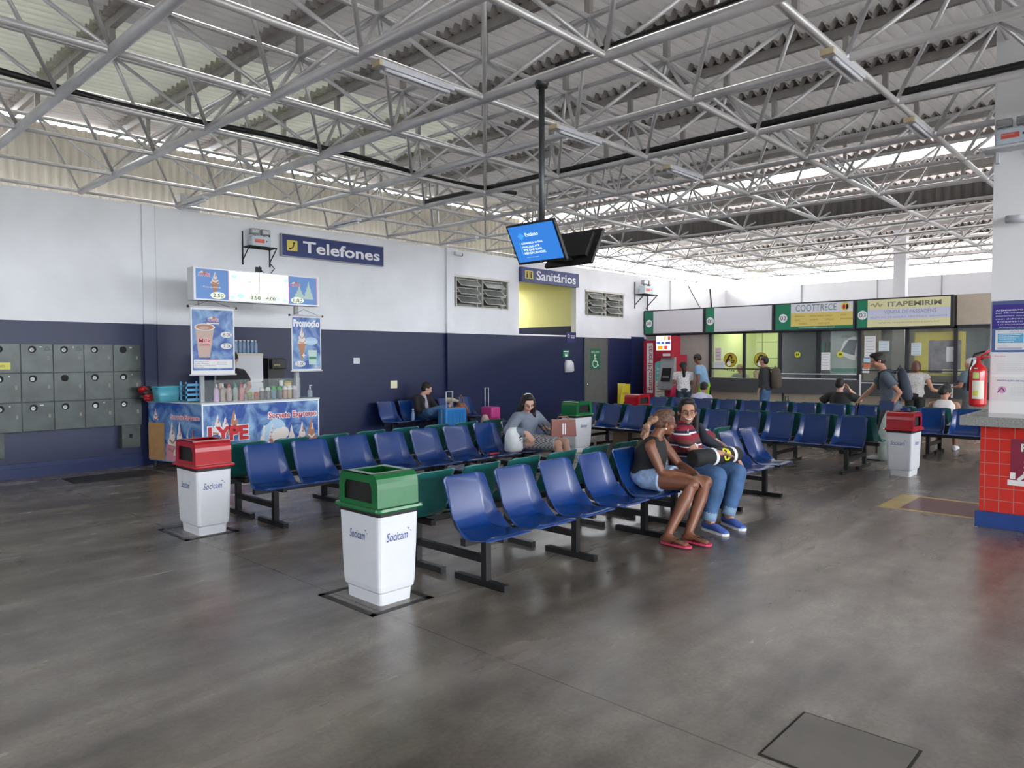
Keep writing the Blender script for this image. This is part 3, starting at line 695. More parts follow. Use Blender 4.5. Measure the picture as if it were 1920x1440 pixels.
tag(b.build('hanging_cable', M['blackp']), 'thin dark cables hanging down the white wall above the first booth sign', 'cable')
def dome(lab, loc, rz):
    t = thing('security_camera', lab, 'security camera', loc, rz)
    b = MB(); b.tube([(0, 0, 0), (0, -.06, .01), (0, -.12, 0)], .018, None, 8); b.build('arm', M['whiteplastic'], t)
    b = MB(); b.tube([(-.09, -.14, -.02), (.08, -.17, -.035)], .04, None, 12); bb = b.build('housing', M['whiteplastic'], t)
    b = MB(); b.tube([(.08, -.17, -.035), (.10, -.174, -.038)], .033, None, 12); b.build('lens', M['blackp'], bb)
dome('small white bullet camera on the wall above the left louvred window', (10.42, 11.46, 3.80), 0)
dome('small white camera on the white pillar under the emergency light', (8.5, 1.24, 2.93), -PI/2)

# ================================================================ LOCKERS
M['locker'] = mat('grey green locker enamel', (.045, .056, .053), .32, metal=.2, var=.35, scale=5, bump=.1)
M['sticker'] = mat('sticker', (.6, .62, .62), .6)
t = thing('locker_bank', 'bank of dark grey metal luggage lockers on the navy wall at the left', 'lockers', (2.17, 11.435, .63))
b = MB(); b.bx((0, -.19, 0), (1.87, 0, 1.17)); b.build('body', mat('locker carcass', (.05, .06, .06), .4), t)
_rnd = random.Random(3)
for c in range(5):
    for r in range(3):
        x = c*.374+.004; z = r*.39+.004
        b = MB(); b.bx((x, -.205, z), (x+.366, -.19, z+.382)); d = b.build('door', M['locker'], t, bevel=.004)
        b = MB(); b.lathe((x+.13, -.209, z+.31), [(.045, 0), (.047, .004), (.038, .005), (.036, -.003)], None, 16, (0, 1, 0)); b.ball((x+.13, -.207, z+.31), (.036, .004, .036), None, 12); b.build('lock', M['dark'], d)
        p = Panel((x, -.205, z), (1, 0, 0), (0, 0, 1)); p.l = .009
        if (c, r) not in ((2, 1), (4, 2)): p.disc(.122, .303, .026, M['sticker']); p.rect(.108, .298, .137, .302, M['inkblack'], .001); p.rect(.108, .308, .137, .312, M['inkblack'], .001)
        p.l = .001; p.rect(.30, .17, .325, .22, mat('keyhole brass', (.2, .18, .14), .5), .001)
        if _rnd.random() < .6: p.rect(.20+_rnd.random()*.05, .335, .245, .35, M['sticker'], .001)
        if r == 2 and c in (1, 2): p.line([(.26, .29), (.30, .35), (.34, .30), (.28, .30)], .008, M['inkblack'], .001)
        p.build('door_print', d)
p = Panel((0, -.207, 0), (1, 0, 0), (0, 0, 1)); p.rect(.0, .83, .26, .92, mat('yellow note', (.65, .60, .10), .6)); p.text('AVISO', .04, .86, .2, .89, M['inkblack']); p.build('yellow_notice', t)
for x, lab in ((2.1, 'grey control box under the lockers at the left edge'), (3.78, 'grey control box under the right end of the lockers')):
    tt = thing('control_box', lab, 'control box', (x, 11.46, .30)); b = MB(); b.bx((0, -.17, 0), (.25, 0, .33)); b.build('box', M['locker'], tt); b = MB(); b.bx((.10, -.178, .14), (.14, -.17, .20)); b.build('lock', M['dark'], tt)

# ================================================================ HANGING SCREENS
t = thing('hanging_screens', 'pair of black television screens hanging on a long grey pole from the roof', 'television', (4.72, 4.07, 0))
b = MB(); b.tube([(0, 0, 2.45), (0, 0, 3.93)], .026, None, 12); b.lathe((0, 0, 3.88), [(.05, 0), (.06, .03), (.06, .05)], None, 12); b.build('pole', mat('grey pole', (.06, .065, .07), .35, metal=.4), t)
b = MB(); b.bx((-.20, -.05, 2.49), (.22, .02, 2.53)); b.bx((-.20, -.2, 2.42), (.22, -.12, 2.45)); b.bx((-.03, -.22, 2.42), (.03, .03, 2.53)); b.build('bracket', M['blackp'], t)
def tv(xc, sgn, on):
    th = R(29)*sgn
    # local frame: right vector along y, up tilted
    up = Vector((-math.sin(th), 0, math.cos(th))); nrm = Vector((-sgn*math.cos(th), 0, -sgn*math.sin(th)*1.0))
    nrm = Vector((-sgn, 0, 0)) - up*up.dot(Vector((-sgn, 0, 0))); nrm.normalize(); rt = up.cross(nrm).normalized()
    rot = Matrix((rt, up, nrm)).transposed(); cc = Vector((xc, -.16, 2.535))
    b = MB(); b.box(cc, (.515, .345, .03), None, rot); b.box(cc-nrm*.03, (.40, .24, .05), None, rot); s_ = b.build('screen_housing', M['blackp'], t, bevel=.004)
    o = cc+nrm*.016-rt*.24-up*.150
    p = Panel(o, rt, up); p.rect(0, 0, .48, .31, mat('screen blue', (.03, .16, .48), .2, emit=.9, ecol=(.03, .17, .55)) if on else M['dark'])
    if on:
        wl = mat('screen white', (.7, .85, 1), .4, emit=.8); cy = mat('screen cyan', (.1, .6, .9), .4, emit=.8)
        p.poly([(.075, .225), (.11, .255), (.145, .225), (.11, .185)], cy); p.text('Estácio', .16, .215, .30, .245, wl, bold=.02)
        p.rect(.07, .06, .076, .17, cy)
        for k, l_ in enumerate(('CONHEÇA O PAR.', 'PARCELE ATÉ', '70% DAS SUAS', 'MENSALIDADES.')): p.text(l_, .09, .148-.028*k, .09+(.235, .185, .20, .235)[k], .168-.028*k, wl, bold=.03)
        p.rect(.10, .035, .23, .038, wl)
    p.build('screen_image', s_); 
    p = Panel(o, rt, up); p.text('LG', .225, -.014, .24, -.006, M['letter']); p.build('maker_mark', s_)
tv(-.25, 1, True); tv(.24, -1, False)

# ================================================================ TICKET BOOTH SIGNS
M['boothgreen'] = mat('booth green', (.01, .20, .11), .4); M['lightbox'] = mat('light box face', (.72, .72, .78), .5)
M['softyellow'] = mat('soft yellow', (.72, .58, .16), .5); M['paleyellow'] = mat('pale yellow', (.74, .72, .42), .5)
def booth_sign(ya, yb, num, lab, gw, draw):
    t = thing('booth_sign', lab, 'sign', (XB, ya, 2.235)); W = ya-yb; H = .68
    b = MB(); b.bx((-.14, -W, 0), (.05, 0, H)); b.build('box', M['mull'], t)
    p = Panel((-.14, 0, 0), (0, -1, 0), (0, 0, 1)); p.rect(.03, .03, W-.05, H-.03, M['lightbox']); p.rect(.03, .03, .03+gw, H-.03, M['boothgreen'], .0005)
    p.disc(.03+gw/2, H*.46, .105, M['letter'], .001); p.text(num, .03+gw/2-.07, H*.46-.05, .03+gw/2+.07, H*.46+.05, M['inkblack'], .002); draw(p, W, H, .03+gw); p.build('sign_face', t)
def s0(p, W, H, g): pass
def s1(p, W, H, g): p.text('EMISSÃO PASSAGEM ESTADUAL', g+.03, .05, g+1.15, .10, mat('faded ink', (.5, .5, .55), .6), .001)
def s2(p, W, H, g):
    p.rect(g, .10, W-.05, H-.26, M['softyellow'], .0005); p.rect(g, .03, W-.05, .10, M['boothgreen'], .0005)
    p.text('COOTTRECE', g+.12, H-.22, W-.42, H-.06, mat('slate ink', (.10, .22, .26), .5), .001); p.disc(W-.22, H-.14, .10, M['softyellow'], .001); p.disc(W-.25, H-.15, .03, M['inkred'], .002, .06); p.disc(W-.18, H-.15, .03, M['inkblack'], .002, .06)
    for k, row in enumerate((('ESPERANÇA', 'MONTE CASTELO', 'CARACOL', 'PICOS'), ('CANTO', 'JACOBINA', 'CAROLINA', 'PIMENTEIRAS'), ('AMARANTE', 'CAMPO MAIOR'))):
        for q, wd in enumerate(row):
            x = g+.10+q*.36+(.1 if k == 2 else 0)*(q+1); p.text(wd, x, H-.36-k*.09, x+.025*len(wd), H-.32-k*.09, mat('brown ink', (.25, .18, .05), .5), .001)
    p.text('coottrece@hotmail.com', g+.2, .045, W-.45, .085, M['letter'], .001)
def s3(p, W, H, g):
    p.rect(g, .20, W-.05, H-.25, mat('pale violet', (.62, .64, .80), .5), .0005); p.rect(g, H-.25, W-.05, H-.03, M['paleyellow'], .0005); p.rect(g, .03, W-.05, .20, M['paleyellow'], .0005)
    gi = mat('grey ink', (.22, .22, .16), .5); p.line([(g+.06, H-.16), (g+.12, H-.12), (g+.16, H-.19), (g+.21, H-.10), (g+.26, H-.19), (g+.31, H-.13)], .03, mat('gold grey', (.40, .36, .18), .5), .001)
    p.text('ITAPEMIRIM', g+.42, H-.20, W-.22, H-.09, gi, .001, .03); p.text('VENDA DE PASSAGENS', g+.35, H-.36, W-.32, H-.28, mat('slate blue', (.22, .26, .40), .5), .001)
    p.text('BELÉM  RIO DE JANEIRO  SÃO PAULO  SALVADOR', g+.06, .215, W-.10, .275, mat('grey blue', (.30, .33, .48), .5), .001); p.text('www.itapemirim.com.br', g+.22, .09, W-.25, .15, mat('grey ink2', (.38, .38, .30), .5), .001)
booth_sign(11.43, 9.54, '00', 'blank white booth sign with a green strip and the number 00', .28, s0)
booth_sign(9.52, 7.64, '01', 'nearly blank white booth sign with a green strip and the number 01', .24, s1)
booth_sign(7.62, 5.71, '02', 'green and yellow booth sign reading COOTTRECE, number 02', .38, s2)
booth_sign(5.69, 3.73, '03', 'pale yellow booth sign reading ITAPEMIRIM, number 03', .22, s3)
# things stuck on the panes
def sticker(name, lab, y, z, w_, h_, m, draw=None, x=XB):
    p = Panel((x, y+w_/2, z), (0, -1, 0), (0, 0, 1)); p.mb.box((x-.003, y, z+h_/2), (.004, w_, h_), m); p.l = .007
    if draw: draw(p, w_, h_)
    o = p.mb.build(name, None, None, fixn=False); return tag(o, lab, 'poster' if h_ > .5 else 'notice')
gold = mat('gold disc', (.55, .42, .02), .5)
for y, lab in ((8.86, 'round yellow and black emblem on the left pane of the lime booth'), (8.02, 'round yellow and black emblem behind the man with the backpack')):
    p = Panel((XB, y, 1.52), (0, -1, 0), (0, 0, 1)); r = .19; p.l = .003
    p.disc(0, 0, r, M['inkblack'], 0); p.disc(0, 0, r*.92, gold, .001)
    p.line([(-.12, -.08), (-.03, .10), (.02, .13)], .045, M['inkblack'], .002); p.line([(.02, .12), (.05, .04)], .045, M['inkblack'], .002); p.disc(-.03, .0, .025, M['inkblack'], .002); p.disc(.05, -.01, .025, M['inkblack'], .002); p.disc(.10, -.02, .022, M['inkblack'], .002); p.line([(-.02, -.08), (.12, -.06)], .04, M['inkblack'], .002); p.disc(-.03, -.10, .06, M['letter'], .003)
    for k in range(6): p.disc(-.2+.06*k, -.24-.01*k, .016, M['inkblack'], .002)
    tag(p.mb.build('window_emblem', None, None, fixn=False), lab, 'emblem')
for y, lab in ((7.09, 'small round yellow sticker on the left grey pane under COOTTRECE'), (6.08, 'small round yellow sticker on the right grey pane under COOTTRECE')):
    p = Panel((XB, y, 1.65), (0, -1, 0), (0, 0, 1)); p.l = .003; p.disc(0, 0, .075, mat('bright yellow', (.65, .65, .05), .5)); p.disc(-.02, 0, .016, M['inkblack'], .001, .03); p.disc(.022, 0, .016, M['inkblack'], .001, .03)
    tag(p.mb.build('window_sticker', None, None, fixn=False), lab, 'sticker')
def lines(n_, c, m=None):
    def d(p, w_, h_):
        for k in range(n_): z = h_*(.9-.8*k/max(n_-1, 1)); p.rect(w_*.12, z-.006, w_*(.88-.2*(k % 3)/3), z+.006, m or c)
    return d
faint = mat('faint print', (.45, .48, .55), .6)
sticker('paper_notice', 'long white paper notice on the grey pane beside the green panels', 6.41, 1.28, .21, .42, M['paper'], lines(6, faint))
sticker('paper_notice', 'tall white paper sheet on the first pane under ITAPEMIRIM', 5.42, 1.58, .24, .49, M['paper'], lines(7, faint))
sticker('paper_notice', 'smaller white sheet beside the tall sheet under ITAPEMIRIM', 5.12, 1.72, .22, .23, mat('bluish paper', (.62, .72, .76), .6), lines(4, faint))
sticker('paper_notice', 'white sheet on the pane above the woman at the booth counter', 4.46, 1.62, .20, .28, mat('bluish paper', (.62, .72, .76), .6), lines(5, faint))
sticker('paper_notice', 'lilac flyer on the lime pane left of the first emblem', 9.2, 1.50, .17, .34, mat('lilac paper', (.62, .62, .72), .6), lines(4, M['inkred']))
sticker('paper_notice', 'pale blue flyer below the lilac flyer on the lime pane', 9.17, 1.30, .32, .17, mat('pale blue paper', (.66, .74, .82), .6))
for k, (y, z, m_, lb) in enumerate(((5.48, 1.46, 'blue card sticker', 'pale blue card sticker beside the walking man\'s head'), (5.31, 1.47, 'navy card', 'blue and white card sticker right of the pale blue one'), (5.48, 1.33, 'orange card', 'orange and red card sticker beside the walking man'), (5.50, 1.22, 'white card', 'white card sticker lowest on the pane beside the walking man'))):
    cc = {'blue card sticker': (.5, .68, .8), 'navy card': (.15, .3, .6), 'orange card': (.7, .2, .08), 'white card': (.75, .75, .75)}[m_]
    sticker('card_sticker', lb, y, z, .15, .11, mat(m_, cc, .5), lines(1, M['inkblue']))
def bus(p, w_, h_):
    p.rect(.02, .02, w_-.02, .12, M['boothgreen'], .001); p.text('CYNTIA', .25, h_-.16, w_-.1, h_-.1, M['inkblack'], .001)
    p.poly([(.2, .45), (.55, .30), (w_-.03, .35), (w_-.03, .85), (.5, .88), (.3, .75)], M['paper'], .001); p.poly([(.25, .52), (.55, .42), (.6, .78), (.42, .80)], mat('bus glass', (.06, .08, .10), .3), .002); p.disc(.62, .36, .05, M['grey'], .002)
sticker('bus_poster', 'pale green poster showing a white bus, behind the grey pane', 6.02, 1.2, .62, 1.0, mat('pale green poster', (.36, .42, .38), .6), bus, x=XB+.08)
def yposter(p, w_, h_):
    p.rect(.28, 0.05, w_-.08, h_-.18, mat('poster photo', (.16, .14, .16), .5, var=.5, scale=7), .001); p.rect(.62, .30, w_-.15, .62, M['paper'], .002); p.rect(.55, .05, w_-.06, .14, M['paleyellow'], .002); p.rect(.62, .52, w_-.15, .60, M['paper'], .003)
sticker('travel_poster', 'large yellow framed travel poster behind the pane under ITAPEMIRIM', 4.02, 1.18, .98, .95, mat('poster yellow', (.58, .50, .04), .5), yposter, x=XB+.08)
for y, lab in ((6.72, 'green hanging cloth inside the grey booth, left of the mullion'), (6.48, 'green hanging cloth inside the grey booth, right of the mullion')):
    b = MB(); b.sections([((XB+.6, y, 1.5), (0, .07, 0), (.03, 0, 0)), ((XB+.6, y, 1.95), (0, .09, 0), (.03, 0, 0))]); tag(b.build('green_cloth', mat('green cloth', (.03, .32, .16), .7)), lab, 'cloth')

# ================================================================ CASH MACHINE
t = thing('cash_machine', 'tall red cash machine with a lit card panel, in the far corner', 'cash machine', (17.0, 10.0, 0))
M['atmred'] = mat('cash machine red', (.42, .012, .04), .35, var=.05)
b = MB(); b.bx((.0, .42, 0), (.62, .98, 2.05)); b.bx((.0, 0, 0), (.62, .42, 1.66)); b.build('cabinet', M['atmred'], t)
b = MB(); b.bx((-.16, .02, 1.58), (.30, .50, 2.16)); b.build('head_box', M['atmred'], t)
p = Panel((-.16, .50, 1.74), (0, -1, 0), (0, 0, 1)); p.rect(.02, .04, .46, .42, mat('lit white', (.9, .9, .9), .5, emit=1.6))
li = lambda n_, c: mat(n_, c, .5, emit=.7)
p.rect(.03, .20, .15, .27, li('lit blue', (.05, .15, .6)), .001); p.rect(.17, .20, .27, .27, li('lit blue', (.05, .15, .6)), .001); p.rect(.30, .20, .45, .27, li('lit navy', (.05, .06, .3)), .001)
p.rect(.07, .06, .22, .16, li('lit orange', (.9, .35, .02)), .001); p.rect(.26, .06, .36, .16, li('lit red', (.8, .05, .05)), .001); p.rect(.25, .31, .33, .41, li('lit gold', (.8, .6, .1)), .001); p.rect(.37, .31, .45, .41, li('lit red', (.8, .05, .05)), .001); p.build('card_panel', t)
p = Panel((-.16, .50, 1.62), (0, -1, 0), (0, 0, 1)); p.rect(.22, .0, .45, .07, M['paper']); p.build('small_label', t)
p = Panel((0, .98, 0), (0, -1, 0), (0, 0, 1)); p.rect(.10, .62, .30, 1.98, M['paper']); p.text('Banco24Horas', .13, .70, .27, 1.90, M['atmred'], .001, rot=True); p.build('name_board', t)
p = Panel((-.03, .60, 0), (0, -1, 0), (0, 0, 1)); tq = mat('turquoise leaflet', (.18, .58, .56), .5)
p.mb.bx((-.03, .30, .05), (.0, .60, 1.40), tq); p.disc(.15, 1.40, .15, tq, 0, .09); p.rect(.02, .45, .28, .95, M['paper']); 
for k in range(6): p.rect(.05, .50+.075*k, .25, .52+.075*k, (M['inkred'], faint)[k % 2], .001)
for k, l_ in enumerate(('Seu', 'tempo', 'vale')): p.text(l_, .05, 1.25-.12*k, .20+.03*k, 1.32-.12*k, M['letter'], .001)
p.build('leaflet_board', t)
b = MB(); b.prism([(-.22, .75), (.02, .70), (.02, 1.60), (-.05, 1.60)], 1, -.02, .40, M['grey']); b.build('console', None, t)
p = Panel((-.20, .36, .95), (0, -1, 0), (.26, 0, 1)); p.rect(.04, 0, .32, .50, M['dark']); p.rect(.08, .1, .28, .14, M['grey'], .001); p.build('screen', t)

# ================================================================ TILED COUNTER
t = thing('tiled_counter', 'red tiled service counter with a speckled granite top at the right edge', 'counter', (8.0, 0, 0))
tm = mat('red glazed tiles', (.60, .018, .010), .18); nt, N, L, B = nodes_of(tm)
g = N.new('ShaderNodeNewGeometry'); sxx = N.new('ShaderNodeSeparateXYZ'); L.new(g.outputs['Position'], sxx.inputs[0])
def grid_line(sock, off, per, wd):
    a = N.new('ShaderNodeMath'); a.operation = 'SUBTRACT'; L.new(sock, a.inputs[0]); a.inputs[1].default_value = off
    q = N.new('ShaderNodeMath'); q.operation = 'PINGPONG'; L.new(a.outputs[0], q.inputs[0]); q.inputs[1].default_value = per/2
    r = N.new('ShaderNodeMath'); r.operation = 'LESS_THAN'; L.new(q.outputs[0], r.inputs[0]); r.inputs[1].default_value = wd; return r.outputs[0]
g1 = grid_line(sxx.outputs[1], 1.40, .115, .003); g2 = grid_line(sxx.outputs[2], .14, .115, .003)
mxx = N.new('ShaderNodeMath'); mxx.operation = 'MAXIMUM'; L.new(g1, mxx.inputs[0]); L.new(g2, mxx.inputs[1])
mm = N.new('ShaderNodeMix'); mm.data_type = 'RGBA'; L.new(mxx.outputs[0], mm.inputs[0]); mm.inputs[6].default_value = (.60, .018, .010, 1); mm.inputs[7].default_value = (.45, .20, .17, 1); L.new(mm.outputs[2], B.inputs['Base Color'])
b = MB(); b.bx((0, -1.5, .14), (.48, 1.44, .95)); b.build('tiled_body', tm, t)
b = MB(); b.bx((-.05, -1.5, 0), (.48, 1.465, .145)); b.build('plinth', mat('blue plinth', (.012, .05, .22), .35, var=.1), t, bevel=.004)
gm = mat('speckled granite', (.33, .33, .32), .12); nt, N, L, B = nodes_of(gm); n_ = N.new('ShaderNodeTexNoise'); n_.inputs['Scale'].default_value = 260; cr = N.new('ShaderNodeValToRGB'); cr.color_ramp.elements[0].position = .38; cr.color_ramp.elements[0].color = (.12, .12, .12, 1); cr.color_ramp.elements[1].position = .6; cr.color_ramp.elements[1].color = (.45, .45, .43, 1)
g = N.new('ShaderNodeNewGeometry'); L.new(g.outputs['Position'], n_.inputs['Vector']); L.new(n_.outputs[0], cr.inputs[0]); L.new(cr.outputs[0], B.inputs['Base Color'])
b = MB(); b.bx((-.13, -1.5, .95), (.485, 1.59, 1.04)); b.bx((.485, 1.475, .95), (1.1, 1.59, 1.04)); b.build('granite_top', gm, t, bevel=.004)
p = Panel((0, 1.20, .44), (0, -1, 0), (0, 0, 1)); p.rect(.0, .0, .5, .40, mat('maroon placard', (.22, .01, .04), .4)); p.rect(-.02, -.03, .5, .02, M['paper'], .001)
p.text('PREÇOS', .08, .27, .45, .36, M['paper'], .001, .03)
for k, wd in enumerate(('ANEXO', 'CAFÉ E', 'LANCHES')): p.text(wd, .10, .19-.06*k, .40, .225-.06*k, M['paper'], .001)
p.rect(.0, .03, .04, .09, M['paper'], .001); p.line([(.06, .02), (.12, .08)], .03, M['paper'], .001); p.build('placard', t)
# notices on the pillar
def pnotice(lab, y0, z0, w_, h_, m, draw):
    t = thing('pillar_notice', lab, 'notice', (8.5, y0, z0)); b = MB(); b.bx((-.012, -w_, 0), (0, 0, h_)); b.build('board', m, t); p = Panel((-.012, 0, 0), (0, -1, 0), (0, 0, 1)); draw(p, w_, h_); p.build('print', t)
def n1(p, w_, h_):
    for k in range(13):
        q = .10*abs(k-3)/10 if k > 3 else 0; p.text(('ATENDIMENTO PREFERENCIAL', 'Lei Municipal no. 10.048', 'gestantes idosos e pessoas', 'com deficiência lactantes')[k % 4], .03+q, h_-.10-.028*k, w_-.03-q, h_-.085-.028*k, M['letter'], .001, .02 if k < 2 else 0)
    p.rect(0, h_-.035, w_, h_, mat('slate band', (.08, .12, .25), .5), .0005)
pnotice('deep blue notice with many white lines at the top of the pillar', 1.45, 1.87, .50, .27, mat('notice violet', (.035, .02, .26), .4), lambda p, w_, h_: n1(p, w_, h_*1.0))
def n2(p, w_, h_):
    p.rect(.03, .02, .28, h_-.02, M['paper']); p.rect(.05, .09, .26, .18, mat('cyan block', (.12, .45, .72), .5), .001)
    for k in range(4): p.rect(.06, .165-.02*k, .24-.02*k, .169-.02*k, M['letter'], .002)
    p.text('gov', .05, .195, .10, .21, faint, .001); p.text('ANTT', .15, .192, .25, .212, faint, .001); p.text('Procon', .06, .055, .13, .065, faint, .001); p.rect(.05, .025, .25, .045, mat('lilac band', (.45, .45, .6), .5), .001)
pnotice('white and cyan notice on a blue backing, second from the top of the pillar', 1.45, 1.64, .50, .235, mat('backing blue', (.05, .12, .32), .4), n2)
def n3(p, w_, h_):
    p.text('Tarifas', .03, h_-.03, .12, h_-.02, M['inkred'], .001)
    for k in range(5): p.text('embarque de passageiros e bagagens', .05, .10-.017*k, .05+.30-.03*(k % 2), .108-.017*k, faint, .001)
pnotice('white sheet with a small table, third from the top of the pillar', 1.455, 1.42, .50, .205, M['paper'], n3)
def n4(p, w_, h_):
    p.text('RESTITUIÇÃO DE VALORES', .06, h_-.05, .34, h_-.03, M['inkblue'], .001, .02); p.disc(.10, .11, .035, mat('pink print', (.7, .35, .5), .5), .001); p.line([(.06, .08), (.10, .13), (.12, .09)], .008, M['inkblue'], .002)
    for k in range(5): p.text('direitos do passageiro usuario', .17, .13-.018*k, .36, .138-.018*k, faint, .001)
pnotice('white sheet with a pink logo, lowest on the pillar behind the fire extinguisher', 1.455, 1.16, .50, .24, M['paper'], n4)
# fire extinguisher
t = thing('fire_extinguisher', 'red fire extinguisher hanging beside the pillar above the counter', 'fire extinguisher', (8.42, 1.545, 1.10))
rm = mat('extinguisher red', (.60, .012, .015), .22, coat=.5)
b = MB(); b.lathe((0, 0, 0), [(.05, 0), (.073, .01), (.076, .03), (.076, .34), (.072, .375), (.055, .405), (.030, .425), (.022, .44), (.022, .47)], None, 24); b.build('cylinder', rm, t)
b = MB(); b.bx((-.02, -.02, .46), (.02, .02, .50)); b.tube([(0, 0, .49), (-.01, -.05, .52), (-.01, -.10, .56)], .011); b.tube([(0, .0, .48), (0, -.06, .49), (0, -.10, .50)], .010); b.build('valve', rm, t)
b = MB(); b.lathe((-.02, .03, .475), [(.018, 0), (.018, .012)], None, 12, (-1, 0, 0)); b.build('gauge', M['chrome'], t)
b = MB(); b.tube([(0, -.02, .47), (.03, -.07, .50), (.09, -.04, .55), (.12, .06, .52), (.12, .10, .35), (.06, .10, .15)], .010, None, 8); b.build('hose', M['blackp'], t)
b = MB(); 
for m_, z0, z1, a0, a1 in ((mat('label cream', (.75, .72, .6), .5), .08, .26, 120, 200), (mat('label yellow', (.7, .65, .1), .5), .11, .16, 126, 160), (mat('label lime', (.5, .65, .2), .5), .28, .34, 125, 165), (mat('label pale', (.6, .75, .75), .5), .355, .385, 130, 155)):
    rr_ = .077 if z0 != .11 else .078
    vs = []; k_ = 8
    for q in range(k_+1):
        a = R(a0+(a1-a0)*q/k_+30); r_ = rr_-(.006 if z0 > .35 else 0); vs += [(r_*math.cos(a), r_*math.sin(a), z0), (r_*math.cos(a), r_*math.sin(a), z1)]
    b.add(vs, [(2*q, 2*q+1, 2*q+3, 2*q+2) for q in range(k_)], m_, True)
b.build('labels', None, t)
# wet floor sign
t = thing('floor_sign', 'yellow folding wet floor sign leaning near the accessible toilet door', 'floor sign', (16.1, 11.0, 0))
ym = mat('yellow plastic', (.62, .50, .02), .4)
for s_, nm in ((-1, 'front_panel'), (1, 'rear_panel')):
    b = MB(); b.prism([(-.17, 0), (.17, 0), (.11, .9), (-.11, .9)], 1, -.01, .01, None); o = b.build(nm, ym, t); o.rotation_euler = (R(9)*-s_, 0, R(-35)); o.location = (0 if s_ < 0 else .17, 0 if s_ < 0 else .14, 0)
    if s_ < 0:
        p = Panel((-.17, -.011, 0), (1, 0, 0), (0, 0, 1)); p.text('CUIDADO', .09, .62, .25, .68, M['inkblack']); p.text('PISO MOLHADO', .09, .2, .25, .26, M['inkblack']); p.poly([(.10, .34), (.24, .34), (.17, .50)], M['inkblack']); p.build('print', o)
# ================================================================ ICE CREAM STAND
M['adblue'] = mat('ad print blue', (.02, .09, .36), .35); nt, N, L, B = nodes_of(M['adblue'])
tc = N.new('ShaderNodeNewGeometry'); n_ = N.new('ShaderNodeTexNoise'); n_.inputs['Scale'].default_value = 3.5; n_.inputs['Detail'].default_value = 7; n_.inputs['Distortion'].default_value = 1.2; L.new(tc.outputs['Position'], n_.inputs['Vector'])
cr = N.new('ShaderNodeValToRGB'); cr.color_ramp.elements[0].position = .42; cr.color_ramp.elements[0].color = (.015, .075, .34, 1); cr.color_ramp.elements[1].position = .72; cr.color_ramp.elements[1].color = (.30, .50, .72, 1); L.new(n_.outputs[0], cr.inputs[0]); L.new(cr.outputs[0], B.inputs['Base Color'])
cream = mat('print cream', (.78, .72, .68), .5); caramel = mat('print caramel', (.45, .20, .13), .5); cone = mat('print cone', (.48, .22, .10), .5); adred = mat('print red', (.60, .015, .03), .4); pinkp = mat('print pink', (.6, .25, .3), .5); cyanp = mat('print pale blue', (.42, .62, .78), .5)
def swirl(p, x, y, w_, h_, a, c=None, l=.001, conebase=0):
    """soft serve: tapering waves"""
    if conebase: p.poly([(x-w_*.42, y), (x+w_*.42, y), (x+w_*.05, y-conebase), (x-w_*.05, y-conebase)], cone, l)
    pts = [(x-w_*.5, y), (x-w_*.46, y+h_*.12), (x-w_*.33, y+h_*.22), (x-w_*.36, y+h_*.34), (x-w_*.2, y+h_*.46), (x-w_*.2, y+h_*.58), (x-w_*.08, y+h_*.72), (x-w_*.06, y+h_*.85), (x+w_*.04, y+h_), (x+w_*.08, y+h_*.84), (x+w_*.13, y+h_*.7), (x+w_*.25, y+h_*.52), (x+w_*.24, y+h_*.42), (x+w_*.4, y+h_*.28), (x+w_*.38, y+h_*.2), (x+w_*.5, y+h_*.1), (x+w_*.48, y)]
    n = len(pts)
    for k in range(n//2): 
        q = [pts[k], pts[k+1], pts[n-2-k], pts[n-1-k]]
        if len(set(q)) > 2: p.poly(list(dict.fromkeys(q)), a, l)
    if c: 
        p.line([(x-w_*.35, y+h_*.10), (x+w_*.1, y+h_*.02), (x+w_*.42, y+h_*.16)], w_*.12, c, l+.0006); p.line([(x-w_*.2, y+h_*.40), (x+w_*.05, y+h_*.28), (x+w_*.28, y+h_*.40)], w_*.10, c, l+.0006); p.line([(x, y+h_*.62), (x+w_*.1, y+h_*.58), (x+w_*.08, y+h_*.8)], w_*.07, c, l+.0006)
def brand(p, x, y, w_, h_, big=False):
    if big:
        p.text('LYPE', x-.012, y-.012, x+w_+.012, y+h_+.012, M['letter'], .003, .09); p.text('LYPE', x, y, x+w_, y+h_, adred, .0045, .05)
    else:
        p.poly([(x, y+h_), (x+w_*.35, y+h_*1.5), (x+w_*.7, y+h_)], cream, .002); p.disc(x+w_*.55, y+h_*1.25, w_*.13, caramel, .003)
        p.text('LYPE', x, y, x+w_, y+h_, M['letter'], .002, .08); p.text('LYPE', x+.004, y+.003, x+w_-.004, y+h_-.003, adred, .003, .02)
t = thing('ice_cream_counter', 'ice cream stand with blue printed front reading LYPE and Sorvete Expresso', 'ice cream stand', (4.40, 10.05, 0))
W, D, H = 1.86, 1.18, .955
b = MB(); b.prism([(0, 0), (W, 0), (W, .42), (-.09, .42)], 2, .10, H, M['adblue']); b.prism([(-.09, .42), (.18, .42), (.0, D), (-.27, D)], 2, .10, H, M['adblue']); b.build('cabinet', None, t)
wk = mat('worktop', (.55, .6, .62), .3); b = MB(); b.prism([(-.01, -.015), (W+.01, -.015), (W+.01, .43), (-.10, .43)], 2, H, H+.02, wk); b.prism([(-.10, .43), (.19, .43), (.01, D), (-.29, D)], 2, H, H+.02, wk); b.build('worktop', None, t)
b = MB()
for x, y in ((.04, .04), (W-.05, .04), (-.2, D-.05), (W-.05, .36)): b.lathe((x, y, 0), [(.03, 0), (.035, .03), (.02, .06), (.02, .105)], None, 10)
b.build('castors', M['blackp'], t)
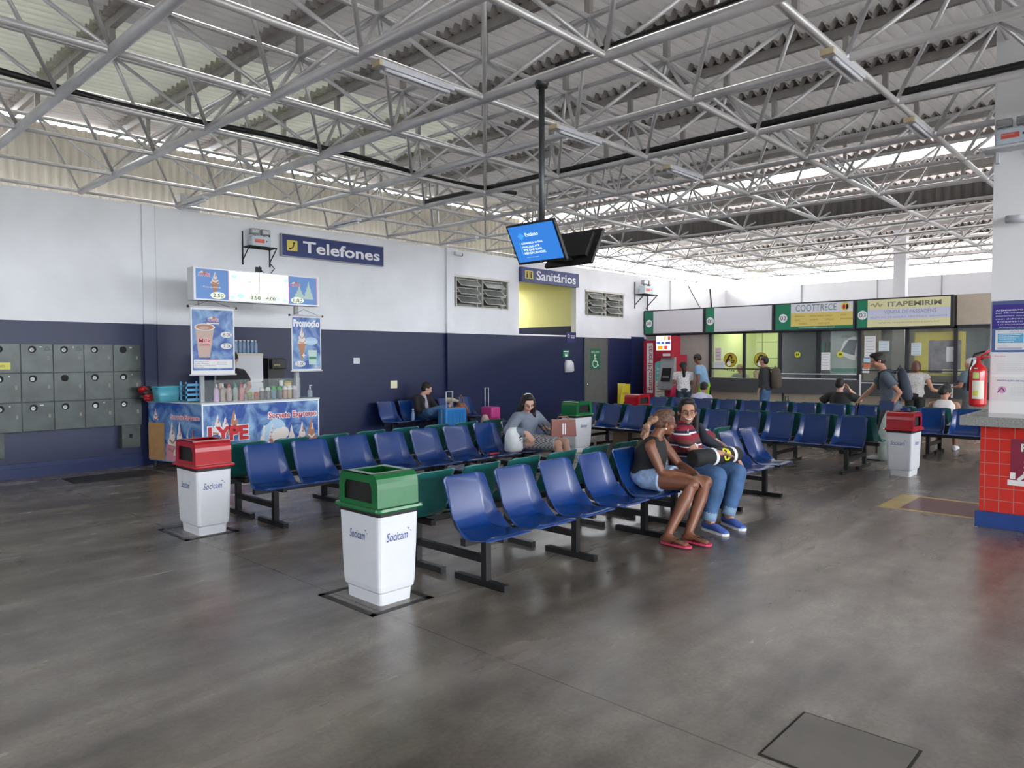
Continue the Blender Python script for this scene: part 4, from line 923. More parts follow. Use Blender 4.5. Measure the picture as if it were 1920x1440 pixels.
p = Panel((0, -.004, 0), (1, 0, 0), (0, 0, 1))
p.rect(0, .1, W, H, M['letter'], -.001); p.rect(.02, .12, W-.02, H-.02, M['adblue'])
swirl(p, .22, .52, .20, .28, cream, caramel); swirl(p, .33, .50, .20, .27, cream, pinkp, .002); swirl(p, .46, .50, .24, .36, caramel, cream, .003)
brand(p, .08, .42, .60, .21, True)
p.text('Sorvete Expresso', .985, .655, 1.825, .80, M['letter'], .002, .09); p.text('Sorvete Expresso', 1.0, .668, 1.81, .788, adred, .0035, .01)
p.disc(1.02, .48, .14, cyanp, .0015); p.disc(1.12, .53, .16, cyanp, .001); p.line([(.90, .28), (.93, .60)], .03, cream, .003); p.line([(.98, .27), (1.06, .61)], .03, cream, .003)
for k in range(5): p.line([(.985+.016*k, .30+.06*k), (1.0+.016*k, .315+.06*k)], .03, pinkp, .004)
swirl(p, .88, .20, .24, .26, cream, None, .002); p.disc(1.16, .42, .12, cream, .0052); p.disc(1.24, .47, .09, cream, .0062); p.poly([(1.0, .40), (1.06, .20), (1.22, .20), (1.30, .36)], caramel, .0072); p.disc(1.12, .38, .06, cream, .0082)
swirl(p, 1.37, .24, .22, .34, cream, None, .003); swirl(p, 1.55, .24, .24, .38, cream, caramel, .004); swirl(p, 1.71, .24, .24, .43, caramel, cream, .005)
for k in range(7): p.disc(.85+.03*k, .2+.015*(k % 3), .025, adred, .006)
p.poly([(.02, .12), (W-.02, .12), (W-.02, .20), (.9, .21), (.45, .18), (.02, .22)], cream, .0015)
p.build('front_print', t)
sv = Vector((-.27, D, 0)).normalized()
p = Panel((-.27*1.0-.004, D, 0), (-sv), (0, 0, 1)); Ls = math.hypot(.27, D)
p.text('Sorvete Expresso', Ls-.68, .70, Ls-.03, .80, M['letter'], .002, .08); p.text('Sorvete Expresso', Ls-.67, .705, Ls-.04, .795, adred, .0035, .01); p.rect(.0, .12, .38, .66, mat('plywood', (.42, .24, .10), .6, var=.1), .001)
swirl(p, .18, .70, .12, .18, cream, adred, .002); swirl(p, .55, .25, .28, .45, cream, caramel, .001); swirl(p, .72, .20, .28, .5, cream, pinkp, .002); swirl(p, .90, .25, .2, .3, cream, None, .003); swirl(p, 1.02, .25, .18, .35, caramel, None, .004); p.poly([(.42, .12), (1.18, .12), (1.18, .28), (.42, .36)], pinkp, .0015)
p.build('side_print', t)
for x, nm in ((.10, 'left'), (1.60, 'right')):
    b = MB(); b.bx((x-.028, .18, H+.02), (x+.028, .235, 2.45)); b.build('post', M['grey'], t)
b = MB(); b.bx((.02, .06, H+.02), (1.58, .066, 1.29)); b.build('glass_screen', M['glassclear'], t)
b = MB(); b.bx((-.07, .02, 2.41), (1.90, .22, 2.865)); lb = b.build('sign_box', mat('aluminium trim', (.62, .63, .65), .4, metal=.3), t)
p = Panel((-.07, .02, 2.41), (1, 0, 0), (0, 0, 1)); SW = 1.97
li1 = mat('light box blue', (.10, .22, .50), .4, emit=.25); li2 = mat('light box lit white', (.95, .97, 1), .4, emit=1.25)
p.rect(.03, .02, .50, .435, li1); p.rect(.50, .02, 1.44, .435, li2); p.rect(1.44, .02, SW-.03, .435, li1)
for x in (.50, .97, 1.44, SW-.04): p.rect(x-.006, .02, x+.006, .435, mat('lit pink', (.8, .25, .3), .4, emit=.4), .001)
brand(p, .06, .33, .17, .05); brand(p, .60-.06, .34, .0001+.14, .04) if False else None; brand(p, 1.48, .28, .16, .05)
swirl(p, .30, .24, .13, .17, cream, caramel, .001, .16); swirl(p, .62, .14, .14, .22, li2, None); swirl(p, 1.62, .10, .2, .2, mat('print mint', (.5, .66, .6), .5), None); swirl(p, 1.78, .10, .18, .28, mat('print mint', (.5, .66, .6), .5), None, .002)
lbm = mat('lit blue tint', (.45, .68, .95), .4, emit=.6)
for x, y, r in ((.55, .06, .05), (.68, .09, .06), (.85, .07, .05), (1.05, .05, .04), (1.25, .08, .05), (1.38, .06, .05), (1.40, .36, .05), (.58, .36, .05), (.82, .30, .03)): p.disc(x, y, r, lbm, .0006, r*.6)
p.text('Casquinha', .13, .17, .38, .20, M['letter'], .003)
for x, s_ in ((.27, '2.50'), (.83, '3.50'), (1.07, '4.00'), (1.52, '1.00')): p.disc(x+.07, .075, .11, mat('price bubble', (.8, .86, .70), .4, emit=.3), .003, .05); p.text(s_, x, .05, x+.15, .10, M['inkblack'], .004)
p.text('2.00', 1.55, .025, 1.67, .06, M['inkblack'], .004); p.build('sign_print', lb)
def banner(x0, x1, z0, z1, lab, draw, y=9.98):
    t = thing('hanging_banner', lab, 'banner', (x0, y, z0)); w_ = x1-x0; h_ = z1-z0; b = MB(); b.bx((0, 0, 0), (w_, .006, h_)); b.build('cloth', M['paper'], t)
    b = MB()
    for z in (0, h_): b.tube([(-.02, .003, z), (w_+.02, .003, z)], .012, M['whiteplastic'], 8); 
    for x in (-.03, w_+.03): b.ball((x, .003, h_), .018, M['blackp'], 8)
    b.build('rods', None, t)
    b = MB(); b.tube([(.02, .003, h_), (w_/2, .07, h_+.10), (w_-.02, .003, h_)], .003, M['blackp'], 4); b.build('cord', None, t)
    p = Panel((0, 0, 0), (1, 0, 0), (0, 0, 1)); draw(p, w_, h_); p.build('print', t)
def bn1(p, w_, h_):
    p.rect(.02, .06, w_-.02, h_-.04, M['adblue']); p.rect(.035, .09, w_-.035, .21, M['paper'], .001); brand(p, .24, h_-.20, .15, .045)
    p.rect(.22, h_-.235, .40, h_-.215, cream, .002)
    cup = mat('print cup', (.55, .40, .34), .5); p.poly([(.10, .24), (.26, .24), (.325, .66), (.06, .66)], cup, .002); p.disc(.1925, .66, .145, M['paper'], .003, .05); p.disc(.1925, .66, .125, caramel, .0035, .038); p.disc(.18, .65, .07, cup, .004, .02)
    p.text('Milk', .10, .44, .28, .51, M['letter'], .0035, .06); p.text('Milk', .105, .445, .275, .505, adred, .005, .02); p.text('SHAKE', .12, .40, .26, .43, adred, .004)
    for y, s_ in ((.56, '6.00'), (.40, '7.00')): p.disc(.50, y, .085, M['paper'], .003, .042); p.text(s_, .45, y-.025, .57, y+.025, M['inkblack'], .004)
    p.text('SABORES', .20, .20, .40, .225, adred, .004)
    for k, wd in enumerate(('Tradicional', 'Leite Ninho', 'Menta c/ Negresco', 'Morango')): p.text(wd, .05, .175-.026*k, .05+.017*len(wd), .19-.026*k, M['inkblue'], .003)
    for k, wd in enumerate(('Chocolate', 'Diamante')): p.text(wd, .36, .165-.026*k, .50, .18-.026*k, M['inkblue'], .003)
banner(4.24, 4.86, 1.37, 2.31, 'hanging banner with a milk shake cup and the prices 6.00 and 7.00', bn1)
def bn2(p, w_, h_):
    p.rect(.015, .03, w_-.015, h_-.03, M['adblue']); p.text('Promoção', .03, h_-.20, w_-.03, h_-.06, M['letter'], .002, .05); p.text('Promoção', .04, h_-.19, w_-.04, h_-.07, M['letter'], .003, .02)
    swirl(p, .17, .42, .15, .28, cream, pinkp, .002, .26); p.disc(.33, .46, .12, cyanp, .001, .06); p.text('Casquinha', .20, .42, .44, .48, M['letter'], .003); p.line([(.17, .24), (.23, .24)], .015, M['letter'], .003); p.line([(.20, .21), (.20, .27)], .015, M['letter'], .003)
    p.poly([(.29, .10), (.42, .10), (.43, .32), (.28, .32)], mat('print mint', (.5, .66, .6), .5), .002); p.rect(.29, .18, .42, .22, M['boothgreen'], .003); p.disc(.14, .11, .09, M['paper'], .002, .045); p.text('3.00', .08, .085, .21, .135, M['inkblack'], .003); brand(p, .40, .05, .08, .02)
banner(5.76, 6.27, 1.40, 2.25, 'smaller hanging banner headed Promocao with an ice cream cone', bn2)
# things on the stand
TZ = H+.02
def bottle(lab, x, y, r, h, body, cap, shape='squeeze', g='topping bottles and jars behind the glass of the stand'):
    t = thing('topping_bottle' if shape == 'squeeze' else 'topping_jar', lab, 'bottle' if shape == 'squeeze' else 'jar', (4.40+x, 10.05+y, TZ), 0, g); b = MB()
    if shape == 'squeeze': b.lathe((0, 0, 0), [(r*.9, 0), (r, .01), (r, h*.62), (r*.75, h*.72), (r*.45, h*.80)], body, 14); b.build('body', None, t); b = MB(); b.lathe((0, 0, 0), [(r*.48, h*.80), (r*.45, h*.88), (r*.3, h), (r*.05, h*1.02)], cap, 12); b.build('cap', None, t)
    else:
        b.lathe((0, 0, 0), [(r*.85, 0), (r, .01), (r*1.02, h*.66), (r, h*.7)], body, 14); b.build('body', None, t); b = MB(); b.lathe((0, 0, 0), [(r*1.05, h*.68), (r*1.05, h*.76), (r*.95, h*.88), (r*.6, h*.97), (r*.1, h)], cap, 14); b.build('lid', None, t)
wc = mat('bottle white', (.78, .78, .80), .4)
def spk(n_, c): return mat(n_, c, .4, var=.35, scale=60)
for k, (bc, cc, wd) in enumerate(((spk('strawberry mix', (.62, .40, .62)), mat('lilac cap', (.66, .5, .66), .4), 'lilac'), (spk('peanut mix', (.42, .32, .26)), wc, 'brown'), (spk('confetti mix', (.48, .34, .32)), mat('red cap', (.5, .03, .04), .4), 'speckled red'), (spk('choc mix', (.34, .36, .34)), mat('green cap', (.03, .35, .2), .4), 'grey green'), (spk('cherry mix', (.55, .22, .22)), mat('crimson cap', (.65, .05, .12), .4), 'crimson'))):
    ordn = ('leftmost', 'second', 'third', 'fourth', 'fifth')[k]; bottle('%s squeeze bottle, %s from the left behind the glass of the ice cream stand' % (wd, ordn), .29+.095*k, .17, .038, .25, bc, cc)
jars = [('short jar with a lime lid', .80, .12, mat('jar olive', (.25, .22, .12), .3), mat('lime lid', (.35, .5, .05), .4)), ('short jar with an orange lid', .90, .12, mat('jar red', (.4, .12, .08), .3), mat('orange lid', (.7, .12, .03), .4)),
    ('domed jar of dark brown topping, first white dome', .99, .19, mat('jar brown', (.16, .13, .11), .3), wc), ('domed jar of grey brown topping, second white dome', 1.09, .19, mat('jar greybrown', (.2, .18, .16), .3), wc), ('left jar with a bright green dome', 1.18, .20, spk('jar blue', (.15, .25, .35)), mat('green dome', (.04, .45, .06), .35)),
    ('right jar with a bright green dome', 1.28, .20, mat('jar dark', (.12, .12, .13), .3), mat('green dome', (.04, .45, .06), .35)), ('domed jar of orange topping', 1.37, .20, mat('jar tan', (.48, .28, .18), .3), wc), ('domed jar of golden topping', 1.45, .20, mat('jar gold', (.42, .33, .18), .3), wc), ('domed jar of lilac topping', 1.53, .20, mat('jar lilac', (.38, .30, .36), .3), wc)]
for lb_, x, h, bc, cc in jars: bottle(lb_+' on the ice cream stand', x, .17, .036, h, bc, cc, 'jar')
t = thing('snack_tub', 'tall yellow and white printed tub at the right of the topping jars', 'tub', (4.4+1.51, 10.05+.32, TZ)); b = MB(); b.lathe((0, 0, 0), [(.052, 0), (.055, .24)], spk('tub print', (.62, .52, .22)), 16); b.build('body', None, t); b = MB(); b.lathe((0, 0, 0), [(.058, .24), (.058, .26)], ym, 16); b.build('lid', None, t)
t = thing('soap_pump_bottle', 'small clear pump bottle at the right end of the ice cream stand', 'bottle', (4.4+1.78, 10.05+.12, TZ)); b = MB(); b.lathe((0, 0, 0), [(.038, 0), (.04, .01), (.04, .10), (.015, .135)], mat('clear gel', (.45, .55, .58), .1, alpha=.5), 14); b.build('body', None, t); b = MB(); b.lathe((0, 0, 0), [(.012, .13), (.012, .17), (.008, .18), (.008, .2)], wc, 8); b.bx((-.01, -.04, .185), (.01, .01, .20), wc); b.build('pump', None, t)
t = thing('storage_tub', 'light blue plastic tub with a lid at the left end of the stand', 'tub', (4.20, 10.75, TZ)); b = MB(); b.sections([((0, 0, 0), (.14, 0, 0), (0, .12, 0)), ((0, 0, .20), (.165, 0, 0), (0, .14, 0))], mat('aqua tub', (.10, .38, .48), .35), 20, .35); b.build('body', None, t); b = MB(); b.sections([((0, 0, .20), (.175, 0, 0), (0, .15, 0)), ((0, 0, .225), (.17, 0, 0), (0, .145, 0))], mat('aqua lid', (.08, .45, .56), .35), 20, .35); b.build('lid', None, t)
t = thing('tray_rack', 'light blue rack of stacked trays beside the left post of the stand', 'rack', (4.42, 10.42, TZ)); rb = mat('rack blue', (.08, .32, .55), .35)
b = MB()
for x in (-.11, .11):
    for y in (-.09, .09): b.bx((x-.01, y-.01, 0), (x+.01, y+.01, .29))
b.build('frame', rb, t)
for k in range(4): b = MB(); b.bx((-.12, -.10, .02+.07*k), (.12, .10, .03+.07*k)); b.bx((-.12, -.10, .03+.07*k), (.12, -.095, .055+.07*k)); b.build('tray', rb, t)
b = MB()
_q = random.Random(5)
for k in range(9): b.ball((3.98+.10*_q.random(), 10.98+.1*_q.random(), TZ+.05+.14*_q.random()), (.07, .07, .05), (M['inkred'], M['blackp'], M['red'])[k % 3], 8)
tag(b.build('bag_bundle'), 'crumpled red and black bag bundle on the far left corner of the stand', 'bag')
# fridge with water bottles, coffee machine
t = thing('white_fridge', 'low white fridge against the wall behind the ice cream seller', 'fridge', (5.22, 11.14, 0)); b = MB(); b.bx((0, 0, .04), (.66, .30, 1.68)); b.build('body', mat('fridge white', (.62, .62, .66), .35), t, bevel=.01)
b = MB(); b.bx((-.01, -.03, .04), (.67, 0, 1.2)); b.bx((-.01, -.03, 1.22), (.67, 0, 1.68)); b.build('door', mat('fridge door', (.68, .68, .72), .3), t, bevel=.006); b = MB(); b.bx((-.012, -.035, 1.64), (.672, .30, 1.67)); b.build('top_trim', mat('cream strip', (.65, .58, .42), .5), t)
wm_ = mat('water bottle plastic', (.28, .42, .60), .12, alpha=.75)
proto = None
for k in range(9):
    for r in range(2):
        x, y = 5.28+.068*k, 11.22+.10*r
        if proto is None:
            proto = t = thing('water_bottle', 'small clear water bottle standing in the rows on top of the white fridge', 'bottle', (x, y, 1.68), 0, 'water bottles on top of the fridge')
            b = MB(); b.lathe((0, 0, 0), [(.028, 0), (.031, .01), (.031, .13), (.027, .16), (.012, .19)], wm_, 12); b.build('body', None, t); b = MB(); b.lathe((0, 0, 0), [(.014, .19), (.014, .212)], M['letter'], 8); b.build('cap', None, t)
        else:
            c = copy_tree(proto); c.location = (x, y, 1.68)
t = thing('coffee_machine', 'black coffee machine on a stand to the right of the white fridge', 'coffee machine', (6.0, 11.15, 0)); b = MB(); b.bx((0, 0, 0), (.32, .28, 1.08)); b.build('stand', mat('dark cabinet', (.02, .022, .03), .5), t); b = MB(); b.bx((0, 0, 1.08), (.30, .28, 1.60)); b.bx((.02, -.10, 1.42), (.28, 0, 1.58)); b.bx((.02, -.10, 1.08), (.28, 0, 1.12)); b.build('body', M['blackp'], t, bevel=.01)
b = MB(); b.bx((.05, -.105, 1.47), (.16, -.10, 1.50), mat('panel tan', (.4, .3, .15), .5)); b.build('badge', None, t); b = MB(); b.lathe((.20, -.05, 1.13), [(.03, 0), (.035, .10)], M['paper'], 12); b.build('cup_holder', None, t)
# ================================================================ PEOPLE
V = Vector
def unit(v): return V(v).normalized()
def remesh(b, name, m, parent, vox, it=3, fac=.5):
    o = b.build('tmp', m); r = o.modifiers.new('r', 'REMESH'); r.mode = 'VOXEL'; r.voxel_size = vox
    s = o.modifiers.new('s', 'SMOOTH'); s.factor = fac; s.iterations = it
    bpy.context.view_layer.update()
    me = bpy.data.meshes.new_from_object(o.evaluated_get(bpy.context.evaluated_depsgraph_get())); bpy.data.objects.remove(o)
    me.materials.clear(); me.materials.append(m)
    for p in me.polygons: p.use_smooth = True
    q = bpy.data.objects.new(name, me); C.objects.link(q); q.parent = parent; return q
def limb(b, pts, r, n=12):
    b.tube(pts, r, None, n)
    for p, q in zip(pts, r): b.ball(p, q*.98, None, 10)
def lerp(a, c, t): return V(a)*(1-t)+V(c)*t
def hand(b, w_, d, n, side, curl=.5, s=1.):
    w_ = V(w_); d = unit(d); n = V(n); n = (n-d*n.dot(d)).normalized(); t = d.cross(n)*side
    b.sections([(w_-d*.02, t*.022*s, n*.018*s), (w_+d*.02*s, t*.033*s, n*.016*s), (w_+d*.055*s, t*.041*s, n*.014*s), (w_+d*.088*s, t*.040*s, n*.012*s)], None, 14, .8)
    for k, (o, l) in enumerate(((.032, .064), (.011, .074), (-.011, .070), (-.031, .056))):
        p = w_+d*.082*s+t*o*s; pts = [p]; dd = d
        for q in range(3):
            a = curl*(.45+.35*q); dd = (d*math.cos(a)+n*math.sin(a)); p = p+dd*l*s*(.42, .32, .26)[q]; pts.append(p)
        b.tube(pts, [.0100*s, .0092*s, .0085*s, .0068*s], None, 8)
    p0 = w_+d*.022*s+t*.030*s; pts = [p0, p0+(d*.6+t*.75+n*.2).normalized()*.036*s, p0+(d*.6+t*.75+n*.2).normalized()*.036*s+(d*.85+t*.25+n*.4).normalized()*.034*s]
    b.tube(pts, [.0125*s, .0105*s, .0080*s], None, 8)
def foot(b, an, toe, r=.036):
    an = V(an); toe = V(toe); d = V((toe.x-an.x, toe.y-an.y, 0)).normalized(); heel = an-d*.035; heel.z = max(.03, an.z-.055)
    heel = V((heel.x, heel.y, toe.z+.018+.0)); mid = lerp(heel, toe, .55)+V((0, 0, .012))
    b.tube([an, lerp(an, mid, .55)], [.034, .033], None, 10); side = V((-d.y, d.x, 0)); up = V((0, 0, 1))
    b.sections([(heel-d*.02, side*.022, up*.022), (heel+d*.01, side*.034, up*.032), (mid, side*.040, up*.026), (lerp(mid, toe, .7), side*.044, up*.018), (toe, side*.030, up*.012)], None, 14)
    b.ball(an, .036, None, 10)
def shoe_mb(b, an, toe, k=1.22, h=1.35):
    an = V(an); toe = V(toe); d = V((toe.x-an.x, toe.y-an.y, 0)).normalized(); heel = an-d*.035; heel = V((heel.x, heel.y, toe.z+.02)); side = V((-d.y, d.x, 0)); up = V((0, 0, 1)); mid = lerp(heel, toe, .55)
    b.sections([(heel-d*.035, side*.026*k, up*.030*h), (heel, side*.036*k, up*.040*h), (mid+V((0, 0, .008)), side*.040*k, up*.032*h), (lerp(mid, toe, .75), side*.044*k, up*.022*h), (toe+d*.02, side*.028*k, up*.014*h)], None, 14)
def person(label, loc, J, skin, o):
    """J: joints in world metres; o: options"""
    t = thing('person', label, 'person', (loc[0], loc[1], 0)); L0 = V((loc[0], loc[1], 0)); J = {k: V(v)-L0 if k not in ('look', 'hdR', 'hdL', 'nR', 'nL') else V(v) for k, v in J.items()}
    vox = o.get('vox', .016); fat = o.get('fat', 1.); hs = o.get('hs', 1.)
    sk = mat('skin %s' % skin, {'brown': (.20, .078, .042), 'tan': (.46, .23, .15), 'light': (.60, .36, .27), 'olive': (.38, .20, .13)}[skin], .42, var=.06, scale=9)
    Rv = unit(J['shR']-J['shL']); U = unit(J['neck']-J['pel']); F = U.cross(Rv).normalized(); 
    def torso(b, i, lo=-.07, hi=1.0, neck=True):
        P, Cc, N_ = J['pel'], J['chest'], J['neck']; Rp = unit(J['hipR']-J['hipL']); f2 = unit(F)
        sw = (J['shR']-J['shL']).length/2
        secs = [(P+U*lo, Rp*(.155*fat+i), f2*(.115*fat+i)), (P+U*.03, Rp*(.160*fat+i), f2*(.122*fat+i)), (lerp(P, Cc, .5), Rv*(.138*fat+i), f2*(.112*fat*o.get('belly', 1)+i)), (Cc, Rv*(.152*fat+i), f2*(.118*fat*o.get('bust', 1)+i)), (lerp(Cc, N_, .55), Rv*(sw*.86+i), f2*(.092*fat+i)), (lerp(Cc, N_, .82), Rv*(sw*.62+i), f2*(.070*fat+i))]
        if neck: secs.append((N_, Rv*(.062+i), f2*(.058+i)))
        b.sections(secs, None, 20, .85)
    ua = .047*fat; fa = .036*fat**.5
    ab = [x*fat for x in (.088, .080, .060)]
    # ------- body
    b = MB(); torso(b, -.006)
    lk = unit(J['look']); hu = U*.25+V((0, 0, 1)); hu = (hu-lk*hu.dot(lk)).normalized(); hr = lk.cross(hu); c = J['head']; R3 = Matrix((hr, lk, hu)).transposed(); h_ = lambda x, y, z: c+(hr*x+lk*y+hu*z)*hs
    def hb(bb, p, r, n=14): bb.ball(h_(*p), tuple(q*hs for q in r), None, n, R3)
    hb(b, (0, -.004, .028), (.075, .094, .088), 18); hb(b, (0, .024, -.040), (.056, .064, .066)); hb(b, (0, .064, -.090), (.022, .020, .018)); hb(b, (0, .076, .022), (.046, .020, .013))
    for s_ in (-1, 1): hb(b, (s_*.035, .058, -.028), (.028, .030, .028)); hb(b, (s_*.077, -.006, -.008), (.011, .020, .032))
    b.tube([h_(0, .090, .012), h_(0, .108, -.020), h_(0, .106, -.030)], [.009*hs, .013*hs, .012*hs], None, 8); hb(b, (0, .083, -.058), (.026, .013, .012)); 
    b.tube([J['neck']-U*.04, J['neck'], lerp(J['neck'], c, .6)+0*lk], [.066, .053*fat**.5, .050*fat**.5], None, 12)
    for s_ in 'RL':
        limb(b, [J['sh'+s_], lerp(J['sh'+s_], J['el'+s_], .5), J['el'+s_], lerp(J['el'+s_], J['wr'+s_], .35), J['wr'+s_]], [ua*1.08, ua, ua*.84, fa*1.08, fa*.72])
        b.tube([lerp(J['neck'], J['sh'+s_], .25)-U*.03, J['sh'+s_]], [.05, ua], None, 10)
        hand(b, J['wr'+s_], J.get('hd'+s_) or (J['wr'+s_]-J['el'+s_]), J.get('n'+s_) or (0, 0, -1), -1 if s_ == 'R' else 1, o.get('curl'+s_, .5))
        limb(b, [J['hip'+s_], lerp(J['hip'+s_], J['kn'+s_], .5), J['kn'+s_], lerp(J['kn'+s_], J['an'+s_], .3), lerp(J['kn'+s_], J['an'+s_], .7), J['an'+s_]], [ab[0], ab[1], ab[2], .060*fat, .046*fat**.6, .036])
        foot(b, J['an'+s_], J['to'+s_])
    remesh(b, 'body', sk, t, vox, 3 if vox > .01 else 4)
    # ------- face details
    near = vox < .014
    if o.get('face', True):
        for s_ in (-1, 1):
            b = MB(); b.ball(h_(s_*.031, .083, .002), (.0125*hs, .008*hs, .0062*hs), mat('eye white', (.5, .47, .45), .4), 10, R3); b.ball(h_(s_*.031, .0885, .001), (.0066*hs, .004*hs, .0060*hs), M['inkblack'], 8, R3)
            b.tube([h_(s_*.014, .094, .022), h_(s_*.032, .092, .028), h_(s_*.050, .080, .022)], .0036*hs, mat('brow', (.02, .012, .01), .7), 6); b.build('eye', None, t)
        lip = mat('lips', (.34, .08, .07), .4)
        if o.get('smile'):
            b = MB(); b.tube([h_(s_, y, z) for s_, y, z in ((-.036, .074, -.044), (-.02, .092, -.058), (0, .098, -.062), (.02, .092, -.058), (.036, .074, -.044))], [.004, .0095, .0125, .0095, .004], lip, 8); b.tube([h_(s_, y, z) for s_, y, z in ((-.030, .084, -.047), (-.016, .1005, -.055), (0, .1065, -.0575), (.016, .1005, -.055), (.030, .084, -.047))], [.003, .0066, .0082, .0066, .003], M['letter'], 8); b.build('mouth', None, t)
        else:
            b = MB(); b.tube([h_(s_, y, z) for s_, y, z in ((-.022, .083, -.060), (0, .0955, -.060), (.022, .083, -.060))], [.003, .007, .003], lip, 8); b.build('mouth', None, t)
    if o.get('glasses'):
        gm_ = mat('glasses frame', (.10, .03, .03), .3); b = MB()
        for s_ in (-1, 1):
            b.tube([h_(s_*.033+.023*math.cos(2*PI*k/12), .099-.0*abs(math.cos(k)), .001+.016*math.sin(2*PI*k/12)) for k in range(13)], .0017, None, 5, cap=False)
            b.tube([h_(s_*.056, .098, .006), h_(s_*.078, .05, .006), h_(s_*.080, -.02, .0)], .0018, None, 5)
        b.tube([h_(-.010, .100, .003), h_(.010, .100, .003)], .0018, None, 5); b.build('glasses', gm_, t)
    # ------- hair
    hair = o.get('hair'); hm = o.get('hairm') or mat('dark hair', (.012, .009, .008), .6, bump=.4, scale=60)
    if hair:
        b = MB(); hb(b, (0, -.018, .040), (.084, .097, .090), 18); hb(b, (0, -.045, .0), (.078, .068, .075))
        if hair != 'short' and hair != 'fade':
            for s_ in (-1, 1): hb(b, (s_*.062, -.005, .035), (.030, .060, .050))
        if hair == 'top': hb(b, (0, .03, .105), (.06, .06, .035)); 
        if hair == 'fade': hb(b, (0, .02, .09), (.062, .07, .04))
        if hair == 'long':
            for s_ in (-1, 1):
                for k in range(6): hb(b, (s_*(.078+.006*k), .008-.006*k+.02*(k > 3), -.01-.040*k), (.032+.002*k, .046, .040))
            for k in range(5): hb(b, (0, -.075, -.04*k), (.085, .045, .045))
            hb(b, (0, .035, .10), (.055, .045, .03))
        if hair == 'bob':
            for s_ in (-1, 1): hb(b, (s_*.075, -.03, -.03), (.022, .045, .06))
            hb(b, (0, -.06, -.06), (.08, .045, .07))
        if hair == 'pony':
            for k in range(9): hb(b, (.0+.006*math.sin(k*2), -.10-.018*k+.004*k*k*.4, -.005-.033*k), (.045+.010*math.sin(k*.6), .046, .036))
        if hair == 'bun': hb(b, (0, -.04, .135), (.045, .045, .04)); hb(b, (0, -.05, -.03), (.075, .05, .05))
        if hair == 'up': hb(b, (0, -.08, .05), (.055, .045, .05)); hb(b, (0, .02, .10), (.07, .06, .035))
        remesh(b, 'hair', hm, t, max(vox, .009), 2)
    # ------- clothes
    cl = o['shirt']; m_ = cl['m']; i = cl.get('i', .016); b = MB(); torso(b, i, cl.get('lo', -.06), neck=cl.get('neck', True))
    if cl.get('sleeve', .5) > 0:
        for s_ in 'RL':
            a, e_, w_ = J['sh'+s_], J['el'+s_], J['wr'+s_]; sl = cl['sleeve']; b.tube([lerp(J['neck'], a, .3)-U*.035, a], [.055+i, ua+i], None, 12); b.ball(a, (ua+i)*1.05, None, 12)
            if sl <= 1: b.tube([a, lerp(a, e_, sl*.5), lerp(a, e_, sl)], [ua*1.08+i, ua*1.1+i+.006, ua*1.0+i+.012], None, 14)
            else: limb(b, [a, e_], [ua*1.08+i, ua*.92+i]); b.tube([e_, lerp(e_, w_, (sl-1)*.5), lerp(e_, w_, sl-1)], [ua*.92+i, fa*1.05+i, fa*.8+i], None, 12)
    elif cl.get('strap', True):
        for s_ in 'RL':
            a = lerp(J['neck'], J['sh'+s_], .50); b.tube([lerp(J['chest'], a, .35)+F*(.10*fat), a+U*.035+F*.02, a+U*.03-F*.03, lerp(J['chest'], a, .4)-F*(.10*fat)], .017, None, 8)
    if cl.get('collar'): b.tube([J['neck']+U*.02, J['neck']+U*.055], [.068, .062], None, 14)
    remesh(b, cl.get('name', 'shirt'), m_, t, max(vox, .010), 3)
    lg = o['legs']; m_ = lg['m']; i = lg.get('i', .014); b = MB(); kind = lg['k']
    Rp = unit(J['hipR']-J['hipL'])
    b.ball(J['pel']-U*.01, (.165*fat+i, .13*fat+i, .12), None, 16, Matrix((Rp, F, U)).transposed())
    for s_ in 'RL':
        hp, kn, an = J['hip'+s_], J['kn'+s_], J['an'+s_]; b.ball(hp, ab[0]+i, None, 12)
        if kind == 'shorts': e_ = lg.get('e', .5); b.tube([hp, lerp(hp, kn, e_*.5), lerp(hp, kn, e_)], [ab[0]+i, ab[1]+i+.006, ab[1]+i+.012], None, 16)
        elif kind == 'long': e_ = lg.get('e', .93); limb(b, [hp, lerp(hp, kn, .5), kn], [ab[0]+i, ab[1]+i, ab[2]+i+.004]); b.tube([kn, lerp(kn, an, .4), lerp(kn, an, e_)], [ab[2]+i+.004, .060*fat+i+.004, .050+i], None, 14)
    if kind == 'skirt':
        hp = (J['hipR']+J['hipL'])/2; kn = (J['knR']+J['knL'])/2; w2 = (J['knR']-J['knL']).length/2; ax = unit(kn-hp); rr_ = unit((J['knR']-J['knL'])-ax*(J['knR']-J['knL']).dot(ax)); uu = rr_.cross(ax)
        e_ = lg.get('e', .9); b.sections([(hp, rr_*(.165*fat+i), uu*(.105+i)), (lerp(hp, kn, .5), rr_*(w2*.5+.12*fat+i), uu*(.09+i)), (lerp(hp, kn, e_), rr_*(w2+.075+i), uu*(.080+i))], None, 20, .8)
    remesh(b, lg.get('name', 'trousers'), m_, t, max(vox, .010), 3)
    if lg.get('cuff'):
        for s_ in 'RL':
            a = lerp(J['kn'+s_], J['an'+s_], .78); e2 = lerp(J['kn'+s_], J['an'+s_], .97); b = MB(); b.tube([a, e2], [.066, .066], None, 16); b.build('cuff', lg['cuff'], t)
    sh = o.get('shoes')
